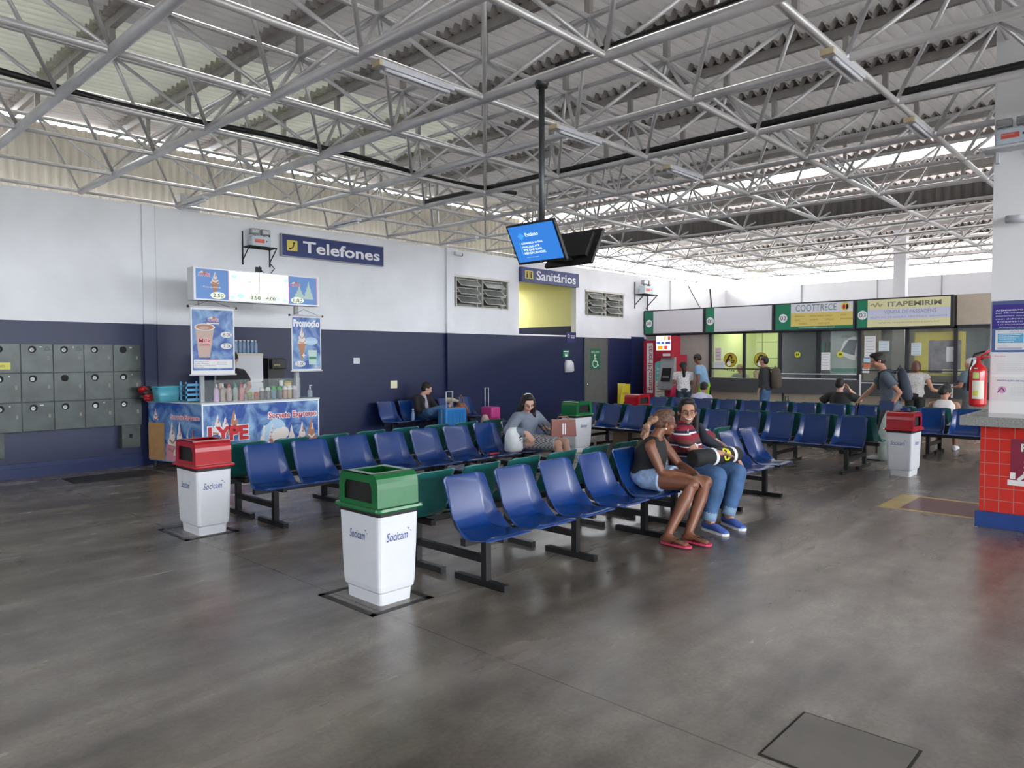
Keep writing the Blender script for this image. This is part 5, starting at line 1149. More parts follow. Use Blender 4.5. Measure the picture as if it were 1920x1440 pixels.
    if sh:
        for s_ in 'RL':
            if sh == 'flipflop':
                an, toe = J['an'+s_], J['to'+s_]; d = V((toe.x-an.x, toe.y-an.y, 0)).normalized(); heel = V((an.x, an.y, 0))-d*.05; side = V((-d.y, d.x, 0)); Lf = (V((toe.x, toe.y, 0))-heel).length+.03; z0 = max(.0, toe.z-.022)
                b = MB(); q = []
                for f_, w_ in ((0, .024), (.08, .034), (.35, .036), (.7, .048), (.9, .040), (1, .018)): q.append((heel+d*Lf*f_, w_))
                ring = [p+side*w_ for p, w_ in q]+[p-side*w_ for p, w_ in q[::-1]]
                b.prism([(p.x, p.y) for p in ring], 2, z0, z0+.018, None); so = b.build('flip_flop', mat('pink rubber', (.62, .06, .13), .5), t)
                b = MB(); f0 = heel+d*Lf*.80; top = V((f0.x, f0.y, z0+.045))
                for sg in (-1, 1): p1 = heel+d*Lf*.42+side*.042*sg; b.tube([top, lerp(top, V((p1.x, p1.y, z0+.055)), .5)+V((0, 0, .012)), V((p1.x, p1.y, z0+.02))], .006, None, 6)
                b.tube([top, V((f0.x, f0.y, z0+.015))+d*.01], .005, None, 6); b.build('strap', M['blackp'], so)
            else:
                b = MB(); shoe_mb(b, J['an'+s_], J['to'+s_], sh.get('k', 1.2), sh.get('h', 1.35)); so = remesh(b, 'shoe', sh['m'], t, .008 if near else .012, 2)
                if sh.get('sole'):
                    an, toe = J['an'+s_], J['to'+s_]; d = V((toe.x-an.x, toe.y-an.y, 0)).normalized(); heel = V((an.x, an.y, 0))-d*.075; side = V((-d.y, d.x, 0)); Lf = (V((toe.x, toe.y, 0))-heel).length+.03; z0 = max(0, toe.z-.03)
                    ring = [heel+d*Lf*f_+side*w_ for f_, w_ in ((0, .026), (.1, .042), (.4, .044), (.72, .052), (.93, .042), (1, .018))]; ring += [heel+d*Lf*f_-side*w_ for f_, w_ in ((1, .018), (.93, .042), (.72, .052), (.4, .044), (.1, .042), (0, .026))]
                    b = MB(); b.prism([(p.x, p.y) for p in ring], 2, z0, z0+.022, None); b.build('sole', sh['sole'], so)
    return t, J, L0, (h_, hr, lk, hu, F, U, Rv)
def cloth(n_, c, r=.8, v=.1, sc=12): return mat(n_, c, r, var=v, scale=sc, bump=.15)

# stripes of the polo shirt: bands across the object's height
sm_ = mat('striped polo', (.25, .01, .03), .8); nt, N, L, B = nodes_of(sm_); tc = N.new('ShaderNodeTexCoord'); sp = N.new('ShaderNodeSeparateXYZ'); L.new(tc.outputs['Object'], sp.inputs[0])
mr = N.new('ShaderNodeMapRange'); mr.inputs['From Min'].default_value = .50; mr.inputs['From Max'].default_value = .96; L.new(sp.outputs[2], mr.inputs['Value'])
cr = N.new('ShaderNodeValToRGB'); cr.color_ramp.interpolation = 'CONSTANT'; L.new(mr.outputs[0], cr.inputs[0]); E_ = cr.color_ramp.elements
mar, brn, wht, nvy = (.24, .008, .03, 1), (.14, .045, .035, 1), (.72, .72, .76, 1), (.012, .015, .035, 1)
st = [(0, nvy), (.04, mar), (.12, brn), (.20, mar), (.28, wht), (.31, nvy), (.37, brn), (.45, mar), (.52, wht), (.55, nvy), (.60, brn), (.68, mar), (.78, wht), (.81, nvy), (.86, mar)]
E_[0].position = 0; E_[0].color = nvy; E_[1].position = .04; E_[1].color = mar
for q, c_ in st[2:]: e_ = E_.new(q); e_.color = c_
L.new(cr.outputs[0], B.inputs['Base Color'])
braid = mat('braided hair brown and blond', (.10, .05, .035), .6); nt, N, L, B = nodes_of(braid); tc = N.new('ShaderNodeTexCoord'); wv = N.new('ShaderNodeTexNoise'); wv.inputs['Scale'].default_value = 55; wv.inputs['Distortion'].default_value = 2; L.new(tc.outputs['Object'], wv.inputs['Vector']); cr = N.new('ShaderNodeValToRGB'); cr.color_ramp.elements[0].position = .42; cr.color_ramp.elements[0].color = (.04, .018, .014, 1); cr.color_ramp.elements[1].position = .62; cr.color_ramp.elements[1].color = (.20, .10, .06, 1); L.new(wv.outputs[0], cr.inputs[0]); L.new(cr.outputs[0], B.inputs['Base Color']); bp = N.new('ShaderNodeBump'); bp.inputs['Strength'].default_value = .8; L.new(wv.outputs[0], bp.inputs['Height']); L.new(bp.outputs[0], B.inputs['Normal'])
denim = mat('blue denim', (.05, .12, .26), .75, var=.35, scale=7, bump=.1); pale = mat('pale washed denim', (.30, .42, .62), .8, var=.35, scale=22, bump=.2)
check = mat('black and white check', (.3, .3, .3), .8); nt, N, L, B = nodes_of(check); tc = N.new('ShaderNodeTexCoord'); ck = N.new('ShaderNodeTexChecker'); ck.inputs['Scale'].default_value = 75; ck.inputs[1].default_value = (.03, .03, .04, 1); ck.inputs[2].default_value = (.55, .55, .58, 1); L.new(tc.outputs['Object'], ck.inputs['Vector']); L.new(ck.outputs[0], B.inputs['Base Color'])
blackcloth = cloth('black cloth', (.012, .012, .013))

# braided woman
t, J, L0, hd = person('person in a black tank top and denim shorts with blond braids, seated in profile', (5.75, 3.4),
    dict(pel=(5.74, 3.66, .51), chest=(5.71, 3.60, .735), neck=(5.70, 3.54, .885), head=(5.765, 3.495, 1.00), look=(.74, -.66, -.16), shR=(5.56, 3.52, .80), shL=(5.90, 3.62, .815), elR=(5.59, 3.42, .575), wrR=(5.685, 3.21, .545), hdR=(.5, -.75, -.25), nR=(.3, .1, -1), elL=(5.97, 3.46, .60), wrL=(5.84, 3.22, .555), hdL=(-.6, -.6, -.15), nL=(-.2, .2, -1),
         hipR=(5.64, 3.62, .50), hipL=(5.86, 3.64, .50), knR=(5.64, 3.14, .49), knL=(5.84, 3.12, .49), anR=(5.37, 3.23, .075), toR=(5.37, 3.03, .032), anL=(5.55, 3.13, .075), toL=(5.55, 2.94, .032)),
    'brown', dict(vox=.0072, fat=1.02, hs=.97, hair='up', hairm=braid, bust=1.15, belly=1.15, curlR=.9, curlL=.8, glasses=True, shirt=dict(m=blackcloth, i=.010, sleeve=0, neck=False, name='tank_top', lo=-.04), legs=dict(k='shorts', m=pale, e=.38, name='shorts'), shoes='flipflop'))
h_ = hd[0]; b = MB()
for k in range(13):
    for q in (-1, 0, 1): b.ball(h_(.022*q+.012*math.sin(k*1.7+q), -.105-.022*k+.0019*k*k+.012*math.sin(k*1.1+2*q), .03-.026*k), .026+.006*math.sin(k*2.1+q), None, 8)
remesh(b, 'ponytail', mat('blond braids', (.36, .20, .12), .6, var=.6, scale=50, bump=.8), t, .009, 1)
b = MB(); b.ball(h_(.080, -.002, -.045), .008, None, 8); b.build('earring', M['letter'], t)
b = MB(); b.ball(V((5.72, 3.15, .575))-L0, (.02, .015, .008), None, 8); b.build('ring', M['inkblack'], t)
# laughing woman
t, J, L0, hd = person('person laughing in glasses, maroon striped polo shirt and rolled jeans, seated', (6.35, 3.45),
    dict(pel=(6.42, 3.66, .53), chest=(6.37, 3.64, .76), neck=(6.34, 3.62, .935), head=(6.325, 3.585, 1.065), look=(-.76, -.64, -.06), shR=(6.16, 3.56, .855), shL=(6.58, 3.66, .865), elR=(6.18, 3.42, .70), wrR=(6.36, 3.24, .685), hdR=(.85, -.35, -.22), nR=(0, -.1, -1), elL=(6.80, 3.50, .71), wrL=(6.68, 3.24, .62), hdL=(-.05, -.55, -.75), nL=(-.2, .9, -.5),
         hipR=(6.29, 3.62, .52), hipL=(6.54, 3.64, .52), knR=(6.14, 3.16, .505), knL=(6.50, 3.14, .50), anR=(6.08, 3.22, .085), toR=(6.00, 3.01, .03), anL=(6.40, 3.19, .085), toL=(6.29, 2.99, .03)),
    'tan', dict(vox=.0072, fat=1.12, hs=1.04, hair='up', bust=1.1, belly=1.3, smile=True, glasses=True, curlR=.35, curlL=.3, shirt=dict(m=sm_, i=.016, sleeve=.72, collar=True, name='polo_shirt'), legs=dict(k='long', m=denim, e=.85, name='jeans', cuff=mat('denim turn-up', (.22, .33, .48), .8)), shoes=dict(m=mat('blue canvas shoe', (.07, .14, .48), .7), k=1.12, h=1.0, sole=M['letter'])))
h_, hr, lk, hu, F, U, Rv = hd
b = MB(); 
for k in range(7): b.ball(h_(-.085+.0*k, -.04, -.03-.028*k), (.032, .04, .03), None, 8)
for k in range(5): b.ball(h_(.07, -.05, -.03-.03*k), (.03, .035, .03), None, 8)
remesh(b, 'hair', mat('dark hair', (.012, .009, .008), .45), t, .01, 2)
# sleeve piping and dark collar
b = MB(); a = lerp(J['shR'], J['elR'], .0)
for off in (.0,): b.tube([J['neck']-U*.02+Rv*.05+F*.05, J['shR']+F*.068+U*.03, lerp(J['shR'], J['elR'], .70)+F*.072-Rv*.0], .0065, None, 6)
b.tube([J['neck']-U*.03+F*.07, lerp(J['shR'], J['chest'], .35)+F*.09, lerp(J['shR'], J['chest'], .9)+F*.12+Rv*.09], .0065, None, 6); b.build('piping', M['letter'], t)
b = MB(); b.tube([J['neck']+U*.035-F*.01, J['neck']-U*.0+F*.0], [.064, .088], None, 16); b.build('collar', mat('dark navy cloth', (.012, .016, .03), .8), t)
b = MB(); b.tube([V((6.50, 3.56, .94))-L0, V((6.52, 3.50, .80))-L0, V((6.62, 3.40, .70))-L0, V((6.66, 3.30, .63))-L0], [.03, .055, .05, .03], None, 12); remesh(b, 'dark_scarf', mat('dark navy cloth', (.012, .016, .03), .8), t, .012, 3)
# rolled bag on the lap
t = thing('bolster_bag', 'black cylindrical bag with white bands and a yellow patch on the laughing woman\'s lap', 'bag', (6.38, 3.31, .648)); ax = unit((.70, -.10, -.02))
b = MB(); 
b.tube([-ax*.36, -ax*.33, ax*.33, ax*.36], [.06, .082, .082, .06], None, 24); b.build('body', blackcloth, t)
for s_ in (-.09, .20): b = MB(); b.tube([ax*s_, ax*(s_+.045)], .0845, None, 24); b.build('band', M['letter'], t)
b = MB(); n = V((-.62, -.72, .30)).normalized(); n = (n-ax*n.dot(ax)).normalized(); s2 = ax.cross(n)
vs = [V((0, 0, 0))+ax*.075+n*.086]; 
for k in range(24): 
    a = 2*PI*k/24; an_ = math.sin(a)*.066/.085; vs.append(ax*(.075+.062*math.cos(a))+(n*math.cos(an_)+s2*math.sin(an_))*.0862)
b.add(vs, [(0, 1+k, 1+(k+1) % 24) for k in range(24)], mat('bright yellow patch', (.72, .68, .02), .5)); 
pp = [ax*(.075+.03*math.cos(a))+(n*math.cos(.35*math.sin(a))+s2*math.sin(.35*math.sin(a)))*.089 for a in [R(30*k) for k in range(10)]]; b.tube(pp, .003, M['inkblack'], 5); b.tube([ax*(.05)+n*.089, ax*.11+(n+s2*.3).normalized()*.089], .003, M['inkblack'], 5); b.build('patch', None, t, fixn=False)
# woman in grey sweater
t, J, L0, hd = person('person in a grey sweater and checked skirt looking at a phone, seated', (7.1, 6.25),
    dict(pel=(7.12, 6.44, .50), chest=(7.09, 6.40, .72), neck=(7.05, 6.36, .885), head=(7.00, 6.28, 1.01), look=(-.42, -.78, -.48), shR=(6.88, 6.36, .82), shL=(7.27, 6.38, .82), elR=(6.69, 6.34, .66), wrR=(6.83, 6.14, .64), hdR=(.2, -.5, -.7), nR=(.6, .2, -.5), elL=(7.42, 6.27, .62), wrL=(7.20, 6.10, .66), hdL=(-.9, -.3, .1), nL=(-.1, -.1, 1),
         hipR=(7.02, 6.38, .49), hipL=(7.25, 6.38, .49), knR=(7.22, 5.96, .48), knL=(7.42, 5.99, .48), anR=(7.30, 5.95, .09), toR=(7.27, 5.76, .03), anL=(7.48, 5.98, .09), toL=(7.47, 5.79, .03)),
    'light', dict(vox=.0095, fat=1.0, hs=1.0, hair='long', glasses=True, curlR=.5, curlL=.9, shirt=dict(m=cloth('grey knit', (.17, .20, .26), .85, .08, 30), i=.026, sleeve=1.85, name='sweater'), legs=dict(k='skirt', m=check, e=.86, name='skirt'), shoes=dict(m=blackcloth)))
b = MB(); b.tube([hd[0](-.02, -.01, .128), hd[0](.03, -.02, .128), hd[0](.06, -.02, .112)], .008, None, 6); b.build('hair_clip', M['letter'], t)
b = MB(); b.box(V((7.11, 6.06, .70))-L0, (.07, .012, .13), None, Euler((R(-40), 0, R(20))).to_matrix()); b.build('phone', M['blackp'], t)
# young man by the wall
jk = cloth('dark blazer', (.015, .012, .014))
t, J, L0, hd = person('person in a dark blazer and jeans reading with legs crossed beside the navy wall', (9.25, 10.95),
    dict(pel=(9.27, 11.08, .48), chest=(9.22, 11.08, .70), neck=(9.20, 11.04, .86), head=(9.26, 10.98, .985), look=(.72, -.55, -.32), shR=(9.03, 11.02, .80), shL=(9.38, 11.06, .80), elR=(8.99, 10.92, .58), wrR=(9.17, 10.76, .55), elL=(9.47, 10.92, .58), wrL=(9.34, 10.72, .57), hipR=(9.17, 11.0, .47), hipL=(9.38, 11.0, .47), knR=(9.02, 10.62, .56), knL=(9.42, 10.60, .50), anR=(9.40, 10.46, .66), toR=(9.53, 10.38, .76), anL=(9.42, 10.66, .09), toL=(9.42, 10.46, .03)),
    'light', dict(vox=.012, fat=.95, hair='fade', face=True, shirt=dict(m=jk, i=.02, sleeve=1.9, name='blazer', neck=False), legs=dict(k='long', m=denim, name='jeans'), shoes=dict(m=mat('tan shoe', (.42, .36, .24), .7))))
b = MB(); b.sections([(J['neck']+hd[5]*.01+hd[4]*.03, V((.05, 0, 0)), V((0, .05, 0))), (J['chest']+hd[4]*.085, V((.07, 0, 0)), V((0, .06, 0))), (J['pel']+hd[4]*.10, V((.07, 0, 0)), V((0, .05, 0)))], None, 14); b.build('inner_shirt', cloth('lilac shirt', (.42, .38, .50)), t)
b = MB(); b.ball(J['chest']+hd[4]*.16+V((.02, 0, .05)), (.018, .01, .04)); b.build('sunglasses', M['inkblack'], t)
# ice cream seller
person('person in a black shirt and cap working behind the ice cream stand', (5.24, 10.82),
    dict(pel=(5.24, 10.82, .92), chest=(5.22, 10.80, 1.22), neck=(5.20, 10.78, 1.44), head=(5.19, 10.74, 1.575), look=(-.62, -.55, -.55), shR=(5.03, 10.78, 1.36), shL=(5.38, 10.82, 1.37), elR=(5.0, 10.74, 1.15), wrR=(5.10, 10.64, 1.06), elL=(5.46, 10.74, 1.16), wrL=(5.34, 10.66, 1.08), hipR=(5.16, 10.82, .90), hipL=(5.34, 10.82, .90), knR=(5.16, 10.82, .49), knL=(5.34, 10.82, .49), anR=(5.16, 10.84, .09), toR=(5.16, 10.70, .03), anL=(5.34, 10.84, .09), toL=(5.34, 10.70, .03)),
    'light', dict(vox=.014, hair='short', hairm=blackcloth, fat=.95, shirt=dict(m=blackcloth, sleeve=.7), legs=dict(k='long', m=blackcloth), shoes=dict(m=blackcloth)))
# standing and sitting travellers further back
def stand(x, y, z, face, dx=0, lean=.0, reachR=None, reachL=None, headdir=None, step=.0, sw=.19):
    """standing joints, z = head centre height, face = heading angle in degrees"""
    a = R(face); f = V((math.cos(a), math.sin(a), 0)); r = V((math.sin(a), -math.cos(a), 0)); k = z/1.60; o = V((x, y, 0)); u = V((0, 0, 1))
    P = lambda s_, q, h: o+r*s_+f*q+u*h*k
    d = dict(pel=P(0, 0, .93), chest=P(0, lean*.5, 1.22), neck=P(0, lean*.9, 1.44), head=P(0, lean*1.15+.02, 1.60), look=headdir or (f+u*-.1), shR=P(sw, lean*.8, 1.37), shL=P(-sw, lean*.8, 1.37), elR=P(sw+.04, lean*.7-.02, 1.11), elL=P(-sw-.04, lean*.7-.02, 1.11), wrR=P(sw+.04, lean*.6+.08, .88), wrL=P(-sw-.04, lean*.6+.08, .88),
        hipR=P(.09, 0, .90), hipL=P(-.09, 0, .90), knR=P(.10, .03+step*.5, .49), knL=P(-.10, .03-step*.5, .49), anR=P(.10, -.02+step, .085), anL=P(-.10, -.02-step, .085), toR=P(.12, .16+step, .03), toL=P(-.12, .16-step, .03))
    for s_ in ('anR', 'anL'): d[s_].z = .085
    for s_ in ('toR', 'toL'): d[s_].z = .03
    if reachR: d['elR'], d['wrR'] = P(*reachR[0]), P(*reachR[1])
    if reachL: d['elL'], d['wrL'] = P(*reachL[0]), P(*reachL[1])
    return d
person('person in a white patterned top and dark jeans using the red cash machine', (16.05, 9.2), stand(16.05, 9.2, 1.37, 38, lean=.06, reachL=((-.22, .12, 1.12), (-.14, .34, 1.12)), reachR=((.22, .10, 1.1), (.12, .32, 1.1))),
    'tan', dict(hair='pony', shirt=dict(m=mat('white speckled top', (.62, .60, .62), .8, var=.5, scale=45), sleeve=.6), legs=dict(k='long', m=cloth('dark denim', (.02, .035, .06))), shoes=dict(m=blackcloth), fat=1.0))
person('person in a light blue T-shirt and neon green shorts beside the cash machine', (16.35, 8.80), stand(16.35, 8.80, 1.55, 95, lean=.14, headdir=(-.1, .8, -.5), reachL=((-.24, .05, 1.08), (-.22, .12, .80))),
    'brown', dict(hair='short', shirt=dict(m=cloth('light blue cotton', (.20, .36, .55)), sleeve=.6), legs=dict(k='shorts', m=cloth('neon green', (.32, .80, .04)), e=.95, name='shorts'), shoes=dict(m=M['letter'])))
t, J, L0, hd = person('person in a black jacket and jeans carrying a brown backpack, standing at the booths', (16.5, 7.30), stand(16.5, 7.30, 1.49, 100, lean=.02, headdir=(-.05, 1, -.05)),
    'tan', dict(hair='short', fat=1.05, shirt=dict(m=cloth('charcoal jacket', (.02, .022, .026)), sleeve=1.75, i=.024, name='jacket'), legs=dict(k='long', m=denim, name='jeans'), shoes=dict(m=blackcloth)))
def backpack(parent, J, F, U, Rv, m_, w_=.16, h_=.24, d_=.11):
    c = lerp(J['chest'], J['pel'], .15)-F*(.14+d_)
    b = MB(); b.sections([(c-U*h_, Rv*w_*.8, F*d_*.6), (c-U*h_*.8, Rv*w_, F*d_), (c, Rv*w_, F*d_), (c+U*h_*.75, Rv*w_*.85, F*d_*.8), (c+U*h_, Rv*w_*.5, F*d_*.4)], None, 18, .6); b.tube([c+U*h_*.9, c+U*(h_+.05), c+U*h_*.9+F*.06], .01, None, 6); b.build('backpack', m_, parent)
    b = MB()
    for s_ in 'RL':
        a = lerp(J['neck'], J['sh'+s_], .6); b.tube([c+U*h_*.8+F*d_, a+U*.05-F*.04, a+U*.03+F*.07, lerp(a, J['pel'], .45)+F*.13, c-U*h_*.5+F*d_+Rv*(.1 if s_ == 'R' else -.1)], .02, None, 8)
    b.build('shoulder_strap', m_, parent)
backpack(t, J, hd[4], hd[5], hd[6], cloth('brown canvas', (.085, .065, .05)))
person('person in a grey sleeveless top and black trousers leaning on the booth counter', (16.85, 4.22), stand(16.85, 4.22, 1.38, 5, lean=.05, reachR=((.30, .10, 1.05), (.52, .22, .98))),
    'tan', dict(hair='bob', hairm=mat('brown hair', (.10, .035, .022), .5), fat=1.05, shirt=dict(m=cloth('grey mottled top', (.42, .41, .40), .8, .3, 40), sleeve=.2), legs=dict(k='long', m=blackcloth), shoes=dict(m=blackcloth)))
person('elderly person with white hair, blue-grey polo and striped shorts at the booth counter', (17.0, 3.22), stand(17.0, 3.22, 1.44, 60, lean=.03, headdir=(.2, .95, -.1), reachL=((-.2, .1, 1.1), (-.1, .3, 1.08))),
    'tan', dict(hair='short', hairm=mat('white hair', (.55, .54, .52), .7), fat=1.0, shirt=dict(m=cloth('slate polo', (.09, .13, .17)), sleeve=.6), legs=dict(k='shorts', m=mat('striped shorts', (.10, .10, .11), .8, var=.4, scale=50), e=.9, name='shorts'), shoes=dict(m=blackcloth)))
# walking man
t, J, L0, hd = person('person in a grey T-shirt with a dark backpack walking and pulling a trolley case', (12.0, 3.4),
    dict(pel=(12.02, 3.34, .90), chest=(12.0, 3.38, 1.18), neck=(11.99, 3.44, 1.39), head=(11.98, 3.52, 1.535), look=(-.42, .82, -.36), shR=(12.16, 3.47, 1.32), shL=(11.82, 3.37, 1.30), elR=(12.16, 3.66, 1.08), wrR=(12.12, 3.82, .92), hdR=(-.1, .5, -.6), elL=(11.80, 3.16, 1.06), wrL=(11.80, 3.28, .86), hdL=(0, .4, -.8),
         hipR=(12.11, 3.35, .88), hipL=(11.93, 3.33, .88), knR=(12.12, 3.30, .48), knL=(11.93, 3.42, .48), anR=(12.12, 3.10, .11), toR=(12.12, 3.28, .03), anL=(11.94, 3.46, .085), toL=(11.92, 3.66, .03)),
    'tan', dict(vox=.011, hair='top', fat=.98, curlR=1.3, curlL=1.3, shirt=dict(m=cloth('slate cotton', (.10, .125, .16)), sleeve=.62, i=.018, lo=-.12), legs=dict(k='long', m=cloth('grey trousers', (.07, .075, .08)), i=.02), shoes=dict(m=M['letter'], sole=M['blackp'])))
backpack(t, J, hd[4], hd[5], hd[6], cloth('slate backpack', (.035, .045, .07)), .15, .24, .08)
t = thing('trolley_case', 'dark trolley case pulled by the walking man, mostly behind the seats', 'suitcase', (12.12, 3.98, 0)); b = MB(); b.bx((-.17, -.10, .05), (.17, .10, .52)); b.build('body', blackcloth, t, bevel=.02)
b = MB(); b.tube([(-.06, -.08, .5), (-.06, -.13, .86), (.06, -.13, .86), (.06, -.08, .5)], .010, None, 6); b.build('handle', M['blackp'], t); b = MB()
for x in (-.14, .14): b.lathe((x-.01, -.07, .03), [(.03, 0), (.03, .02)], None, 12, (1, 0, 0))
b.build('wheels', M['blackp'], t)
t = thing('plastic_bag', 'tall pale green plastic bag hanging from the walking man\'s hand', 'bag', (11.80, 3.32, .03)); pb = mat('pale plastic', (.55, .64, .60), .35, var=.15, scale=10, bump=.6)
b = MB(); b.sections([((0, 0, 0), (.06, 0, 0), (0, .09, 0)), ((0, 0, .06), (.08, 0, 0), (0, .13, 0)), ((0, 0, .40), (.08, 0, 0), (0, .13, 0)), ((0, 0, .62), (.05, 0, 0), (0, .07, 0)), ((0, 0, .76), (.012, 0, 0), (0, .015, 0))], None, 18, .8); b.build('body', pb, t); b = MB(); b.bx((-.07, -.10, .76), (-.05, .10, .90)); b.build('folder', mat('navy folder', (.02, .04, .12), .4), t)
def sit(x, y, face, hz=1.05, lean=0., headdir=None, side=0., zs=.48):
    a = R(face); f = V((math.cos(a), math.sin(a), 0)); r = V((math.sin(a), -math.cos(a), 0)); o = V((x, y, 0)); u = V((0, 0, 1)); P = lambda s_, q, h: o+r*s_+f*q+u*h
    k = hz-.13
    return dict(pel=P(0, 0, zs+.02), chest=P(side*.4, lean*.5, (zs+k)/2+.03), neck=P(side*.8, lean*.9, k), head=P(side, lean*1.15+.02, hz), look=headdir or (f-u*.2), shR=P(.18+side*.7, lean*.8, k-.07), shL=P(-.18+side*.7, lean*.8, k-.07), elR=P(.22+side*.5, lean*.7+.10, k-.30), elL=P(-.22+side*.5, lean*.7+.10, k-.30), wrR=P(.12, .32, zs+.14), wrL=P(-.12, .32, zs+.14),
        hipR=P(.10, .03, zs), hipL=P(-.10, .03, zs), knR=P(.12, .44, zs), knL=P(-.12, .44, zs), anR=P(.12, .40, .085), anL=P(-.12, .40, .085), toR=P(.13, .60, .03), toL=P(-.13, .60, .03))
person('person in a white and pale blue shirt bending forward on the far seats', (13.62, 7.52), sit(13.62, 7.52, 0, .95, .30), 'tan', dict(hair='short', face=False, shirt=dict(m=cloth('lilac white shirt', (.56, .56, .74)), sleeve=.6), legs=dict(k='long', m=denim), shoes=dict(m=blackcloth)))
J_ = sit(13.62, 4.62, 0, 1.09, .05, side=-.04); J_.update(elL=V((13.62, 5.02, .72)), wrL=V((13.72, 5.25, .70)), elR=V((13.98, 4.40, .80)), wrR=V((13.88, 4.56, 1.00)), hdR=V((-.4, .3, .8)))
person('person in a black T-shirt seated from behind, hand on the face', (13.62, 4.62), J_, 'light', dict(hair='short', face=False, fat=1.08, shirt=dict(m=blackcloth, sleeve=.7), legs=dict(k='long', m=cloth('red cloth', (.35, .01, .02)), name='trousers'), shoes=dict(m=blackcloth)))
person('person in a white vest with a hair bun, seated far right', (13.62, 2.98), sit(13.62, 2.98, 5, 1.00, .08, headdir=(.6, -.5, -.5)), 'tan', dict(hair='bun', face=False, fat=.95, shirt=dict(m=cloth('white vest', (.66, .62, .62)), sleeve=0, name='vest'), legs=dict(k='shorts', m=cloth('dark shorts', (.03, .03, .04)), e=.6, name='shorts'), shoes=dict(m=M['letter'])))
for x, y, lab in ((18.9, 9.02, 'seated person in grey with fair hair, behind the left emblem of the lime booth'), (18.9, 8.55, 'seated person low behind the lime booth pane, right of the first emblem')):
    person(lab, (x, y), sit(x, y, 180, 1.28 if y > 8.8 else 1.12, .12), 'light', dict(hair='bob' if y > 8.8 else 'short', vox=.02, hairm=mat('fair hair', (.30, .18, .09), .5), shirt=dict(m=cloth('clerk grey', (.25, .27, .25)), sleeve=.7), legs=dict(k='long', m=blackcloth), shoes=dict(m=blackcloth)))

# ================================================================ LUGGAGE AND BAGS
t = thing('suitcase', 'bright blue ribbed hard suitcase in front of the young man', 'suitcase', (9.30, 10.28, 0)); bs = mat('suitcase blue', (.02, .20, .55), .3)
b = MB(); b.bx((-.27, -.12, .05), (.27, .12, .64)); o_ = b.build('shell', bs, t, bevel=.03); b = MB()
for k in range(11): b.tube([(-.20+.04*k, -.122, .10), (-.20+.04*k, -.122, .60)], .008, None, 6)
b.build('ribs', bs, t); b = MB(); b.bx((-.275, -.02, .06), (-.268, .02, .62)); b.bx((-.15, -.02, .636), (.15, .02, .645)); b.build('zip', M['grey'], t)
b = MB(); b.tube([(-.10, .06, .62), (-.10, .06, .95), (.06, .06, .95), (.06, .06, .62)], .013, None, 8); b.build('handle', mat('silver handle', (.6, .6, .62), .3, metal=.5), t)
b = MB()
for x in (-.22, .22):
    for y in (-.08, .08): b.lathe((x-.01, y, .028), [(.028, 0), (.028, .02)], None, 12, (1, 0, 0))
b.build('wheels', M['blackp'], t)
t = thing('suitcase', 'small pink suitcase with a long pull handle by the navy wall', 'suitcase', (10.46, 10.40, 0)); pk = mat('suitcase pink', (.55, .05, .26), .4); b = MB(); b.bx((-.13, -.16, .05), (.13, .16, .60)); b.build('shell', pk, t, bevel=.03)
b = MB(); b.tube([(-.06, .1, .58), (-.06, .1, .98), (.04, .1, .98), (.04, .1, .58)], .009, None, 8); b.build('handle', M['letter'], t); b = MB(); b.bx((-.12, -.175, .10), (.05, -.16, .40)); b.build('pocket', mat('magenta pocket', (.35, .02, .12), .6), t)
b = MB()
for x in (-.10, .10): b.lathe((x-.01, .0, .028), [(.028, 0), (.028, .02)], None, 12, (1, 0, 0))
b.build('wheels', M['blackp'], t)
def softbag(name, lab, loc, secs, m_, handle=None, hm_=None, power=.7, rz=0):
    t = thing(name, lab, 'bag', loc, rz); b = MB(); b.sections(secs, None, 20, power); b.build('body', m_, t)
    if handle:
        b = MB()
        for h in handle: b.tube(h, .010, None, 8)
        b.build('handle', hm_ or m_, t)
    return t
S_ = lambda z, x, y: ((0, 0, z), (x, 0, 0), (0, y, 0))
softbag('handbag', 'brown leather handbag with a loop handle on the seat beside the blue suitcase', (10.20, 11.0, .405), [S_(0, .16, .09), S_(.05, .20, .11), S_(.16, .18, .10), S_(.26, .09, .05)], mat('tan leather', (.22, .085, .045), .5, var=.2), [[(-.09, 0, .22), (-.08, 0, .36), (-.01, 0, .42), (.06, 0, .36), (.09, 0, .22)]], rz=.3)
softbag('beige_bag', 'beige bag leaning on the pink suitcase', (10.15, 10.25, .0), [S_(0, .10, .08), S_(.1, .12, .09), S_(.36, .09, .07), S_(.46, .04, .03)], mat('beige cloth', (.45, .36, .30), .8, var=.2))
wb = softbag('shopping_bag', 'white plastic shopping bag on the seat left of the grey sweater', (6.72, 6.27, .405), [S_(0, .10, .08), S_(.03, .12, .10), S_(.18, .11, .10), S_(.27, .10, .06), S_(.31, .05, .03)], mat('white plastic film', (.72, .76, .78), .4, var=.1, scale=12, bump=.8))
p = Panel((-.02, -.108, .10), (1, .1, 0), (0, 0, 1)); p.line([(0, .08), (.06, .10)], .02, M['inkblack']); p.line([(.01, .05), (.05, .06)], .015, M['inkblue']); p.line([(.06, 0), (.065, .03)], .01, M['inkblack']); p.build('print', wb)
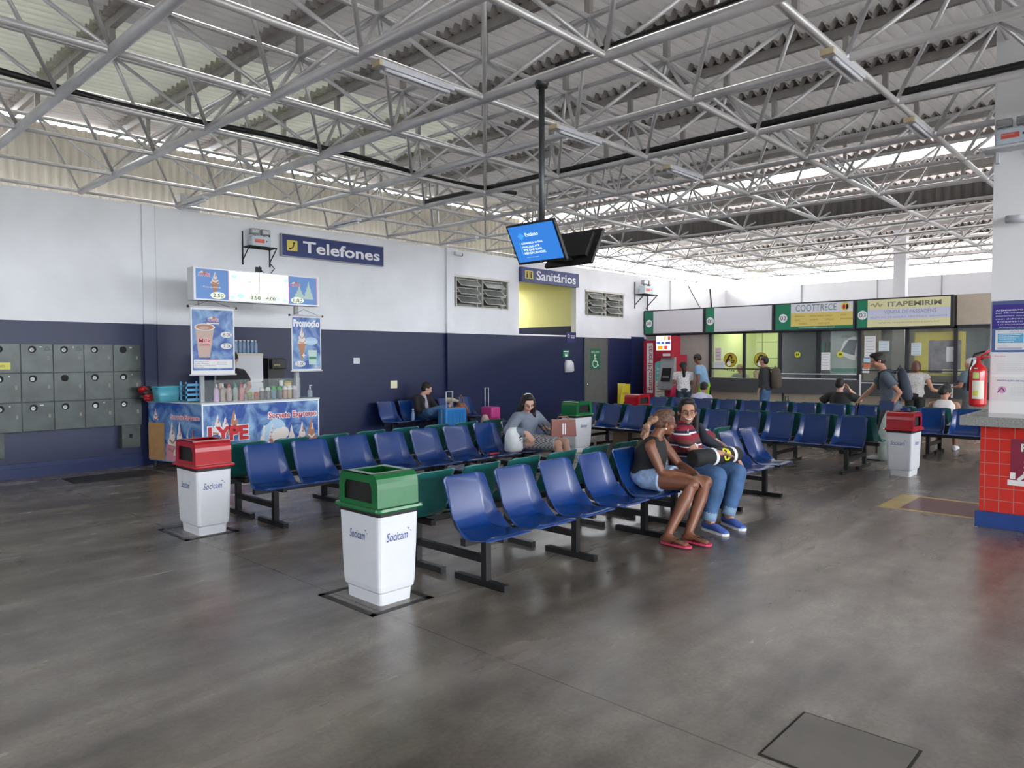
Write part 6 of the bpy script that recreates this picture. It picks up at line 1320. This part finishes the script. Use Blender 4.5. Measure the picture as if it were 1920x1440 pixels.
lt = thing('leather_bag', 'structured red-brown leather bag on the lap of the woman in grey', 'bag', (7.38, 6.0, .565), R(-38)); b = MB(); b.prism([(-.17, 0), (.17, 0), (.155, .22), (-.155, .22)], 1, -.05, .05, None); b.build('body', mat('red brown leather', (.26, .085, .065), .45, var=.1), lt, bevel=.008)
b = MB(); b.bx((-.02, -.055, .03), (-.005, -.05, .17)); b.bx((.01, -.055, .03), (.025, -.05, .17)); b.build('strap_trim', M['letter'], lt); b = MB(); b.tube([(-.08, 0, .21), (-.06, 0, .26), (.06, 0, .26), (.08, 0, .21)], .008, None, 6); b.build('handle', mat('red brown leather', (.26, .085, .065), .45), lt)
softbag('backpack', 'dark backpack with a loop handle on the far seats left of the black T-shirt', (13.65, 5.62, .405), [S_(0, .12, .13), S_(.1, .13, .15), S_(.28, .11, .12), S_(.36, .05, .05)], cloth('dark grey bag', (.06, .06, .065)), [[(0, -.03, .34), (0, -.03, .44), (0, .03, .44), (0, .03, .34)]])
softbag('pink_bag', 'bright pink bag held beside the red cash machine', (16.15, 9.52, .50), [S_(0, .08, .11), S_(.2, .08, .10), S_(.38, .04, .03)], mat('bright pink', (.75, .02, .14), .6))
b = MB(); b.bx((-.19, -.19, 0), (.19, .19, .30)); b.bx((-.19, -.19, .302), (.19, -.01, .308)); b.bx((-.19, .01, .302), (.19, .19, .308)); t = b.build('cardboard_box', mat('cardboard', (.22, .16, .10), .8, var=.1)); t.location = (11.02, 7.45, 0); tag(t, 'brown cardboard box on the floor under the seats beside the far green-lidded bin', 'box')
t = thing('water_bottle', 'small blue water bottle on the seats to the left of the young man', 'bottle', (8.86, 10.92, .402)); b = MB(); b.lathe((0, 0, 0), [(.032, 0), (.035, .01), (.033, .12), (.014, .17), (.013, .19)], wm_, 14); b.build('body', None, t); b = MB(); b.lathe((0, 0, 0), [(.016, .19), (.016, .21)], M['letter'], 8); b.build('cap', None, t)
b = MB(); b.box((6.38, 6.30, .412), (.16, .05, .012), mat('red wrapper', (.6, .05, .05), .5)); tag(b.build('snack_wrapper'), 'small red wrapper lying on a blue seat left of the shopping bag', 'wrapper')
